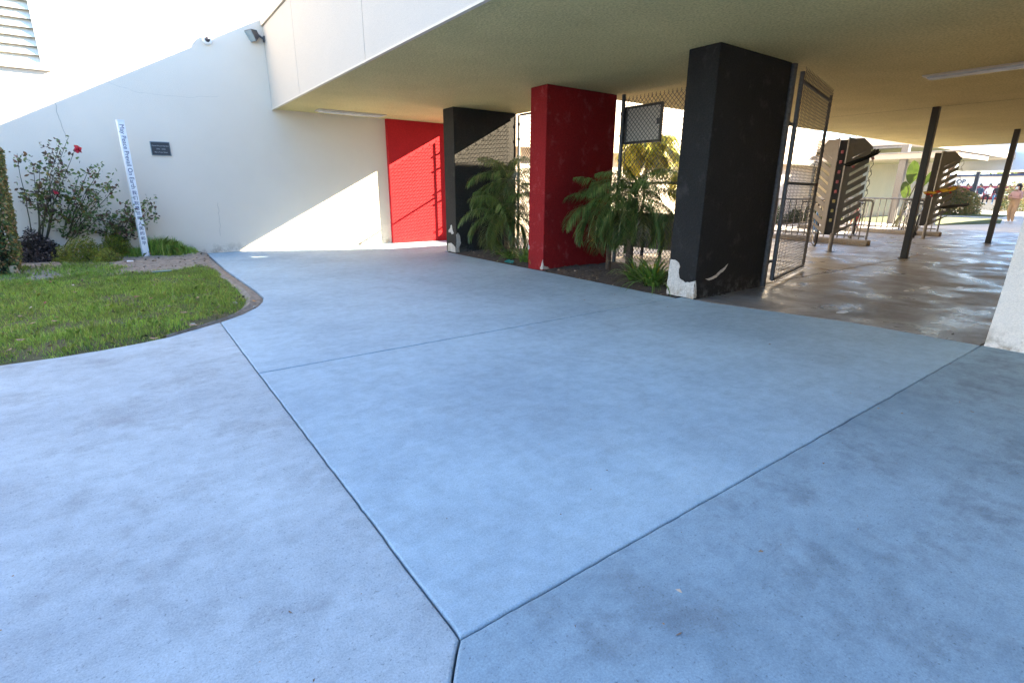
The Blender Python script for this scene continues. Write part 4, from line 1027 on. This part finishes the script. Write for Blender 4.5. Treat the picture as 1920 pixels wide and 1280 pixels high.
def skateboard(label, c, fwd, up, mat, wheel):
    """c centre, fwd long axis, up normal"""
    t = thing('skateboard', label, 'skateboard', c)
    f = Vector(fwd).normalized(); u = Vector(up); u = (u-f*u.dot(f)).normalized(); s = f.cross(u); c = Vector(c); mb = MB()
    ring = []
    for i in range(28):
        a = 2*pi*i/28; x = .39*cos(a); y = .10*sin(a); x = math.copysign(min(abs(x)*1.25, .39), x) if abs(cos(a)) < .8 else x; ring.append((x, math.copysign(min(.1, abs(y)*1.35), y)))
    lift = lambda x: .05*max(0, (abs(x)-.28)/.11)**1.5
    vs = [c+f*x+s*y+u*(lift(x)) for x, y in ring]+[c+f*x+s*y+u*(lift(x)+.011) for x, y in ring]; n = len(ring)
    mb.add(vs, [tuple(range(n)), tuple(range(2*n-1, n-1, -1))]+[(i, i+n, (i+1) % n+n, (i+1) % n) for i in range(n)])
    mb.build('deck', mat, t)
    for e in (-.21, .21):
        MB().tube([c+f*e-u*.045-s*.08, c+f*e-u*.045+s*.08], .008, 6).build('truck', M['galv'], t)
        for g_ in (-1, 1): MB().tube([c+f*e-u*.05+s*(g_*.062), c+f*e-u*.05+s*(g_*.095)], .026, 12).build('wheel', wheel, t)
    return t
RA, right, view, dr = rack('nearer slotted skateboard rack on a pole with a black board in its top', 12.7, 5.27)
c = Vector((12.7, 5.27, 0))+dr*.30+Vector((0, 0, 1.97)); skateboard('black skateboard slotted in the top of the nearer rack', c, (dr*.9+Vector((0, 0, .42))+view*.1), view*-.4+Vector((0, 0, 1)), M['deckgrip'], M['pink'])
RB, right2, view2, dr2 = rack('farther slotted skateboard rack with a yellow board sticking out', 18.65, 5.28, both=False)
c = Vector((18.65, 5.28, 0))+dr2*.16+Vector((0, 0, 1.33))-view2*.05; skateboard('yellow and red skateboard lying in the farther rack', c, (dr2*1+Vector((0, 0, .22))-view2*.2), view2*-.35+Vector((0, 0, .8)), M['deckyel'], M['deckred'])
c = Vector((18.65, 5.28, 0))+dr2*.55+Vector((0, 0, .92))-view2*.02; skateboard('dark skateboard in a lower slot of the farther rack', c, (dr2*1+Vector((0, 0, .12))), view2*-.3+Vector((0, 0, 1)), M['deckgrip'], M['white'])

def bike_rail(label, x, y0, y1):
    t = thing('bike_rail', label, 'railing', (x, (y0+y1)/2, 0), 0, 'steel railings along the bike parking')
    mb = MB(); mb.tube([(x, y0, .14), (x, y0, 1.04), (x, y0+.05, 1.10), (x, y1, 1.10)], .024, 8); mb.build('top_rail', M['rail'], t)
    mb = MB(); mb.box((x-.02, y0+.05, .20), (x+.02, y1, .235)); mb.build('bottom_rail', M['rail'], t)
    y = y0+.17
    while y < y1:
        MB().box((x-.011, y-.011, .14), (x+.011, y+.011, 1.085)).build('baluster', M['rail'], t); y += .17
    return t
def kerb_block(label, x, y0, y1):
    mb = MB(); mb.prism([(-.11, 0), (.11, 0), (.11, .10), (.08, .13), (-.08, .13), (-.11, .10)], (x, y0, 0), (1, 0, 0), (0, 0, 1), (0, 1, 0), y1-y0)
    tag(mb.build('kerb_block', M['curb'], bevel=.01), label, 'kerb', 'low concrete kerbs under the railings')
bike_rail('nearer steel railing behind the first skateboard rack', 15.0, 5.42, 9.2); kerb_block('low concrete kerb under the nearer railing', 15.0, 5.34, 9.2)
bike_rail('farther steel railing behind the second skateboard rack', 20.2, 5.4, 9.6); kerb_block('low concrete kerb under the farther railing', 20.2, 5.3, 9.6)

def bicycle(label, x, y, yaw, col, lean=.06, steer=.15):
    """built along +x local, origin between the wheels on the ground"""
    t = thing('bicycle', label, 'bicycle', (0, 0, 0), 0, 'bicycles parked at the railings')
    R = .335
    def wheel(cx, st=0.):
        w_ = MB(); pts = [(cx+R*cos(a)*cos(st), R*cos(a)*sin(st), R+R*sin(a)) for a in [2*pi*i/30 for i in range(30)]]
        w_.tube(pts, .021, 7, closed=True); o = w_.build('tyre', M['rubber'], t, world=False)
        m = MB(); rr = R-.035; m.tube([(cx+rr*cos(a)*cos(st), rr*cos(a)*sin(st), R+rr*sin(a)) for a in [2*pi*i/30 for i in range(30)]], .010, 6, closed=True)
        for i in range(16):
            a = 2*pi*i/16; m.tube([(cx, 0, R), (cx+rr*cos(a)*cos(st), rr*cos(a)*sin(st), R+rr*sin(a))], .0022, 4)
        m.tube([(cx, -.04, R), (cx, .04, R)], .018, 8); m.build('rim', M['chrome'], o, world=False)
    wheel(.52, steer); wheel(-.52)
    BBv, ST, HT, HB = Vector((-.08, 0, .30)), Vector((-.22, 0, .78)), Vector((.34, 0, .88)), Vector((.38, 0, .74))
    m = MB(); m.tube([BBv, ST], .017, 8); m.tube([ST-Vector((0, 0, .03)), HT], .018, 8); m.tube([BBv, HB], .022, 8); m.tube([HT+Vector((-.02, 0, .06)), HB], .024, 8)
    for s in (-.05, .05): m.tube([ST-Vector((0, 0, .05)), (-.52, s, R)], .010, 6); m.tube([BBv, (-.52, s, R)], .011, 6)
    m.build('frame', col, t, world=False)
    m = MB()
    for s in (-.045, .045): m.tube([HB+Vector((.01, 0, 0)), HB+Vector((.03, s, -.04)), (.52, s, R)], .012, 6)
    m.build('fork', col, t, world=False)
    m = MB(); m.tube([HT, HT+Vector((-.03, 0, .16))], .014, 7); H0 = HT+Vector((-.03, 0, .16)); m.tube([H0+Vector((-.10, -.32, .03)), H0+Vector((-.02, -.18, .02)), H0, H0+Vector((-.02, .18, .02)), H0+Vector((-.10, .32, .03))], .012, 7)
    h = m.build('handlebar', M['blackp'], t, world=False)
    m = MB()
    for s in (-1, 1): m.tube([H0+Vector((-.05, s*.24, .025)), H0+Vector((-.11, s*.33, .032))], .017, 8)
    m.build('grips', M['rubber'], h, world=False)
    m = MB(); m.tube([ST, ST+Vector((-.03, 0, .15))], .013, 7); m.build('seat_post', M['chrome'], t, world=False)
    m = MB(); s0 = ST+Vector((-.03, 0, .17)); m.prism([(-.13, -.07), (-.10, -.08), (-.02, -.055), (.08, -.02), (.14, -.015), (.14, .015), (.08, .02), (-.02, .055), (-.10, .08), (-.13, .07)], s0, (1, 0, 0), (0, 1, 0), (0, 0, 1), .045); m.build('saddle', M['blackp'], t, world=False, bevel=.01)
    m = MB(); m.tube([BBv+Vector((0, .05, 0))+Vector((.085*cos(a), 0, .085*sin(a))) for a in [2*pi*i/20 for i in range(20)]], .006, 5, closed=True)
    m.tube([BBv+Vector((0, -.08, 0)), BBv+Vector((0, .08, 0))], .012, 6); m.tube([BBv+Vector((0, .08, 0)), BBv+Vector((.12, .08, -.12)), BBv+Vector((.12, .17, -.12))], .010, 6); m.tube([BBv+Vector((0, -.08, 0)), BBv+Vector((-.12, -.08, .12)), BBv+Vector((-.12, -.17, .12))], .010, 6)
    m.build('crank', M['chrome'], t, world=False)
    t.location = (x, y, 0); t.rotation_euler = (lean, 0, yaw); return t
bicycle('blue bicycle seen head on beside the nearer skateboard rack', 14.2, 6.28, pi+.40, M['blue'], .05, .2)
bicycle('red bicycle behind the nearer railing', 17.6, 6.75, pi+.25, M['redp'], -.05, .3)
bicycle('silver bicycle behind the farther skateboard rack', 19.45, 5.74, .26, M['silver'], .04, .0)
bicycle('white bicycle beyond the farther railing', 21.2, 6.6, pi+.5, M['white'], -.04, .2)

# ================================================================== COURTYARD PLANTS
def bigplant(label, x, y, leaves):
    t = thing('banana_plant', label, 'plant', (x, y, 0)); st = MB(); lf = MB()
    for (px, py, L, wd, roll) in leaves:
        tip = onX(px, py, x); b = Vector((x+rnd.uniform(-.15, .15), y+rnd.uniform(-.15, .15), -.02)); a = b.lerp(Vector(tip), .72); a.z = b.z+(tip.z-L-b.z)
        st.tube([b, b.lerp(a, .5)+Vector((0, 0, .05)), a], [.035, .026, .014], 6)
        ax = (Vector(tip)-a); n = 8; s = Vector((.25, -1, 0)).normalized(); s = Vector((s.x*cos(roll), s.y*cos(roll), sin(roll)))
        for i in range(n):
            f0, f1 = i/n, (i+1)/n; w0 = wd*sin(pi*min(1, f0*.96+.02))**.6; w1 = wd*sin(pi*min(1, f1*.96+.02))**.6 if f1 < 1 else 0.01
            p0 = a+ax*f0+Vector((-.25*f0*f0, 0, 0)); p1 = a+ax*f1+Vector((-.25*f1*f1, 0, 0))
            lf.poly([p0, p0+s*w0+Vector((0, 0, .04)), p1+s*w1+Vector((0, 0, .04)), p1]); lf.poly([p0, p1, p1-s*w1+Vector((0, 0, .04)), p0-s*w0+Vector((0, 0, .04))])
    st.build('stalks', M['stem'], t); lf.build('leaves', M['bigleaf'], t, fix=False)
bigplant('broad leaved bright green banana plant beside the grey shelter post', 24.5, 7.9, [(1718, 303, .85, .20, .2), (1738, 300, .8, .17, 1.0), (1703, 342, .65, .18, -.3), (1752, 322, .6, .15, .5)])
def blob_tree(label, x, y, h, r, n, mat='tree', name='tree', zc=None, group=None):
    t = thing(name, label, 'tree', (x, y, 0), 0, group); mb = MB()
    mb.tube([(x, y, -.1), (x+.1, y, h*.4), (x, y+.1, h*.8)], [r*.10, r*.07, r*.03], 8)
    ce = []
    for i in range(16):
        a = rnd.uniform(0, 6.28); e = rnd.uniform(-.5, 1.2); q = Vector((x+cos(a)*r*.7*cos(e), y+sin(a)*r*.7*cos(e), h-r*.5+sin(e)*r*.6)); ce.append(q)
        mb.tube([(x, y, h*.45), (x+(q.x-x)*.5, y+(q.y-y)*.5, h*.5+(q.z-h*.5)*.6), q], [r*.04, r*.025, r*.008], 5)
    mb.build('trunk', M['bark'], t)
    C = []
    for _ in range(n):
        q = rnd.choice(ce); C.append((q.x+rnd.gauss(0, r*.22), q.y+rnd.gauss(0, r*.22), q.z+rnd.gauss(0, r*.18)))
    soup('crown', leaf_quads(np.array(C), r*.10, .6), M[mat], t); return t
blob_tree('yellow green tree rising behind the shelter roof', 50, 17.5, 6.3, 2.6, 2600, group='trees beyond the courtyard roofs')
blob_tree('yellowing tree just left of the far white canopy', 54, 14.6, 6.0, 2.0, 2000, 'palmy', group='trees beyond the courtyard roofs')
blob_tree('dark green tree between the far canopy and the far building roof', 84, 16, 6.8, 4.0, 2600, group='trees beyond the courtyard roofs')
blob_tree('broad green tree above the far building near the right edge', 88, 8, 7.2, 4.0, 2600, 'tree', group='trees beyond the courtyard roofs')
blob_tree('green tree above the far building, rightmost', 80, -2, 7.2, 4.0, 2600, 'tree', group='trees beyond the courtyard roofs')
def fbush(label, x, y, rx, ry, h, n, sz, mat='bushfar'):
    t = mound('courtyard_bush', label, 'bush', (x, y, 0), rx, ry, h, n, sz, mat, 'clipped bushes in the courtyard', .6, 12); return t
fbush('large clipped bush with coppery top in front of the seated students', 43.5, 11.3, 2.2, 1.7, 1.72, 7000, .13)
fbush('round bush behind the black post near the standing woman', 54, 10.2, 1.4, 1.2, 2.0, 2600, .14)
fbush('low yellow green bush at the lawn edge', 41.5, 11.6, 1.3, 1.0, .5, 1800, .1, 'mound')
# flower bed plants by the sunny wall
for i, (x, y, r, h) in enumerate(((19.3, 11.5, .45, .75), (20.6, 11.4, .5, .6), (22.0, 11.5, .5, .85), (23.6, 11.4, .55, .6), (25.2, 11.5, .5, .75))):
    mound('bed_plant', ['bright leafy plant nearest in the sunny wall bed', 'second bright leafy plant in the sunny wall bed', 'third bright leafy plant, tallest in the sunny wall bed', 'fourth bright leafy plant in the sunny wall bed', 'farthest bright leafy plant in the sunny wall bed'][i], 'plant', (x, y, 0), r, r*.8, h, 900, .08, 'bigleaf', 'leafy plants in the sunny wall bed')

# ================================================================== PEOPLE
def person(label, loc, yaw, J, bones, extras, scale=1.0, seated=False, hair=None, mask=False, feet='cl_white'):
    """J: name -> (x,y,z,radius) ; bones: (a,b,material) ; built facing +x"""
    t = thing('person', label, 'person', (0, 0, 0)); names_ = list(J); idx = {n: i for i, n in enumerate(names_)}
    me = bpy.data.meshes.new('body'); me.from_pydata([J[n][:3] for n in names_], [(idx[a], idx[b]) for a, b, m in bones], []); me.update()
    o = bpy.data.objects.new('body', me); COL.objects.link(o)
    md = o.modifiers.new('s', 'SKIN'); md.use_smooth_shade = True
    for i, n in enumerate(names_): r = J[n][3]; rx = J[n][4] if len(J[n]) > 4 else r; me.skin_vertices[0].data[i].radius = (r, rx); me.skin_vertices[0].data[i].use_root = (n == 'pelvis')
    sb = o.modifiers.new('u', 'SUBSURF'); sb.levels = 2; sb.render_levels = 2
    bpy.context.view_layer.update(); dg = bpy.context.evaluated_depsgraph_get()
    m2 = bpy.data.meshes.new_from_object(o.evaluated_get(dg)); o.modifiers.clear(); o.data = m2; m2.name = 'body'
    m2.materials.clear(); ml = sorted(set(m for a, b, m in bones)); [m2.materials.append(M[k]) for k in ml]
    segs = [(Vector(J[a][:3]), Vector(J[b][:3]), ml.index(m), (J[a][3]+J[b][3])/2) for a, b, m in bones]
    for f in m2.polygons:
        c = f.center; best = None
        for a, b, k, r in segs:
            ab = b-a; q = max(0, min(1, (c-a).dot(ab)/max(1e-9, ab.length_squared))); d = (c-a-ab*q).length/r
            if best is None or d < best[0]: best = (d, k)
        f.material_index = best[1]; f.use_smooth = True
    o.parent = t
    hd = Vector(J['head'][:3])
    if hair:
        m = MB(); L = hair
        for (dx, dz, r) in ((-.015, .065, .095),): 
            m.tube([hd+Vector((.02, 0, .135)), hd+Vector((-.0, 0, .12)), hd+Vector((-.02, 0, .07)), hd+Vector((-.045, 0, .0)), hd+Vector((-.06, 0, -.08)), hd+Vector((-.07, 0, -.08-L*.5)), hd+Vector((-.06, 0, -.08-L))], [.02, .07, .098, .105, .085, .075 if L > .1 else .05, .03], 12)
        m.build('hair', M['hair'], t, world=False, smooth=True)
    if mask:
        m = MB(); m.tube([hd+Vector((.065, 0, -.01)), hd+Vector((.085, 0, -.035)), hd+Vector((.09, 0, -.06)), hd+Vector((.07, 0, -.10))], [.03, .048, .05, .03], 10); m.build('face_mask', M['mask'], t, world=False, smooth=True)
    else:
        m = MB(); m.tube([hd+Vector((.088, 0, .03)), hd+Vector((.108, 0, -.01)), hd+Vector((.09, 0, -.02))], [.008, .014, .008], 6); m.build('nose', M['skin'], t, world=False)
    m = MB()
    for s in (-1, 1): m.tube([hd+Vector((.082, s*.034-.008, .022)), hd+Vector((.088, s*.034+.008, .022))], .009, 6)
    m.build('eyes', M['hair'], t, world=False)
    for s in ('l', 'r'):
        a = Vector(J['ankle'+s][:3]); q = Vector(J['toe'+s][:3]); m = MB(); d = (q-a); d.z = 0; d.normalize(); zf = q.z-.015
        m.tube([Vector((a.x, a.y, zf+.03))-d*.06, Vector((a.x, a.y, zf+.03)), Vector((q.x, q.y, zf+.025)), Vector((q.x, q.y, zf+.015))+d*.05], [.035, .046, .045, .028], 10); m.build('shoe', M[feet], t, world=False, smooth=True)
    t.location = loc; t.rotation_euler = (0, 0, yaw); t.scale = (scale,)*3
    return t
def hand(J, B, s, wrist, dirv, sk, curl=(0, 0, -1)):
    """palm with five fingers of different lengths, rooted at the wrist"""
    wv = Vector(J[wrist][:3]); d = Vector(dirv).normalized(); side = d.cross(Vector((0, 0, 1))); side = side.normalized() if side.length > .1 else Vector((0, 1, 0))
    cu = Vector(curl)
    pm = wv+d*.06; J['palm'+s] = (*pm, .026, .018); B.append((wrist, 'palm'+s, sk))
    for k, (off, L) in enumerate(((-.03, .062), (-.010, .074), (.010, .070), (.030, .055))):
        a = pm+d*.035+side*off; b = a+d*L*.5+cu*.010; c = b+d*L*.3+cu*.026
        for nm, v_, r in (('a', a, .0095), ('b', b, .0088), ('c', c, .0075)): J[f'f{s}{k}{nm}'] = (*v_, r)
        B += [('palm'+s, f'f{s}{k}a', sk), (f'f{s}{k}a', f'f{s}{k}b', sk), (f'f{s}{k}b', f'f{s}{k}c', sk)]
    a = wv+d*.035-side*.035; b = a+d*.03-side*.02; J['t'+s+'a'] = (*a, .011); J['t'+s+'b'] = (*b, .009)
    B += [('palm'+s, 't'+s+'a', sk), ('t'+s+'a', 't'+s+'b', sk)]
# standing woman, leaning back slightly with folded arms, facing -x/+y
sh, pn, sk = 'cl_pink', 'cl_khaki', 'skin'
J = dict(pelvis=(0, 0, .90, .135, .15), waist=(.0, 0, 1.04, .12, .135), chest=(-.01, 0, 1.24, .125, .15), neckb=(-.01, 0, 1.39, .065), neck=(.0, 0, 1.46, .045), head=(.02, 0, 1.56, .088), crown=(.015, 0, 1.63, .075),
         hipl=(0, .09, .84, .115), kneel=(.10, .10, .49, .085), anklel=(.03, .10, .10, .045), toel=(.16, .11, .04, .035),
         hipr=(0, -.09, .84, .115), kneer=(.03, -.10, .48, .085), ankler=(-.09, -.10, .10, .045), toer=(.04, -.11, .04, .035),
         shl=(-.01, .17, 1.34, .06), ell=(.06, .25, 1.08, .045), wrl=(.24, .03, 1.08, .028), shr=(-.01, -.17, 1.34, .06), elr=(.06, -.25, 1.10, .045), wrr=(.25, -.02, 1.12, .028))
B = [('pelvis', 'waist', pn), ('waist', 'chest', sh), ('chest', 'neckb', sh), ('neckb', 'neck', sk), ('neck', 'head', sk), ('head', 'crown', sk), ('pelvis', 'hipl', pn), ('hipl', 'kneel', pn), ('kneel', 'anklel', pn), ('anklel', 'toel', 'cl_white'),
     ('pelvis', 'hipr', pn), ('hipr', 'kneer', pn), ('kneer', 'ankler', pn), ('ankler', 'toer', 'cl_white'), ('chest', 'shl', sh), ('shl', 'ell', sh), ('ell', 'wrl', sk), ('chest', 'shr', sh), ('shr', 'elr', sh), ('elr', 'wrr', sk)]
hand(J, B, 'l', 'wrl', (.3, -1, .0), sk); hand(J, B, 'r', 'wrr', (.3, 1, .0), sk)
p = onZ(1892, 419, 0)
person('standing woman in khaki trousers and pink top with arms folded and a face mask', (p.x, p.y, 0), pi-.35, J, B, None, 1.0, hair=.30, mask=True)
def seated(label, px, yaw, top_, legs, lean=.0, hair=.02, y=None, shoe='cl_white', X=56.75, skn='skin2'):
    sk = skn; dx = lean
    J = dict(pelvis=(0, 0, .53+.5, .13, .15), waist=(.02+dx*.3, 0, .68+.5, .12, .14), chest=(.03+dx, 0, .90+.5, .13, .155), neckb=(.04+dx*1.1, 0, 1.06+.5, .065), neck=(.05+dx*1.15, 0, 1.12+.5, .045), head=(.08+dx*1.2, 0, 1.23+.5, .088), crown=(.07+dx*1.2, 0, 1.30+.5, .075),
             hipl=(.08, .10, .50+.5, .095), kneel=(.46, .14, .50+.47, .065), anklel=(.48, .14, .52, .042), toel=(.60, .15, .46, .034), hipr=(.08, -.10, .50+.5, .095), kneer=(.46, -.12, .50+.47, .065), ankler=(.42, -.12, .52, .042), toer=(.54, -.13, .46, .034),
             shl=(.03+dx, .18, 1.0+.5, .06), ell=(.12+dx, .24, .76+.5, .045), wrl=(.34, .12, .64+.5, .028), shr=(.03+dx, -.18, 1.0+.5, .06), elr=(.12+dx, -.24, .76+.5, .045), wrr=(.34, -.08, .66+.5, .028))
    for k in J: v_ = list(J[k]); v_[2] -= .40; J[k] = tuple(v_)
    B = [('pelvis', 'waist', top_), ('waist', 'chest', top_), ('chest', 'neckb', top_), ('neckb', 'neck', sk), ('neck', 'head', sk), ('head', 'crown', sk), ('pelvis', 'hipl', legs), ('hipl', 'kneel', legs), ('kneel', 'anklel', legs), ('anklel', 'toel', shoe),
         ('pelvis', 'hipr', legs), ('hipr', 'kneer', legs), ('kneer', 'ankler', legs), ('ankler', 'toer', shoe), ('chest', 'shl', top_), ('shl', 'ell', top_), ('ell', 'wrl', top_), ('chest', 'shr', top_), ('shr', 'elr', top_), ('elr', 'wrr', top_)]
    hand(J, B, 'l', 'wrl', (1, -.2, -.3), sk); hand(J, B, 'r', 'wrr', (1, .2, -.3), sk)
    q = onX(px, 375, X)
    return person(label, (X+.2, q.y, .41), yaw, J, B, None, 1.1, hair=hair, feet=shoe)
seated('seated student in dark red jacket, leftmost on the seat wall', 1806, pi+.5, 'cl_red', 'cl_black', .1)
seated('seated student in black behind the bush, beside the red jacket', 1818, pi+.2, 'cl_black', 'cl_navy', .05, .06)
seated('seated student in navy jacket and grey trousers', 1834, pi-.3, 'cl_navy', 'cl_grey', .08, .03, shoe='cl_black')
seated('seated student in white shirt and black trousers', 1850, pi-.1, 'cl_white', 'cl_black', -.02, .02)
seated('seated student with long hair in black top and blue jeans', 1865, pi+.15, 'cl_black', 'cl_denim', .03, .28)
p = onX(1884, 372, 57.1); MB_ = MB(); MB_.tube([(57.1, p.y, .951), (57.1, p.y, 1.15), (57.1, p.y, 1.30), (57.1, p.y, 1.40)], [.16, .17, .12, .05], 10)
top(MB_.build('white_bag', M['cl_white'], smooth=True), 'white bag standing on the seat wall right of the seated students', 'bag')
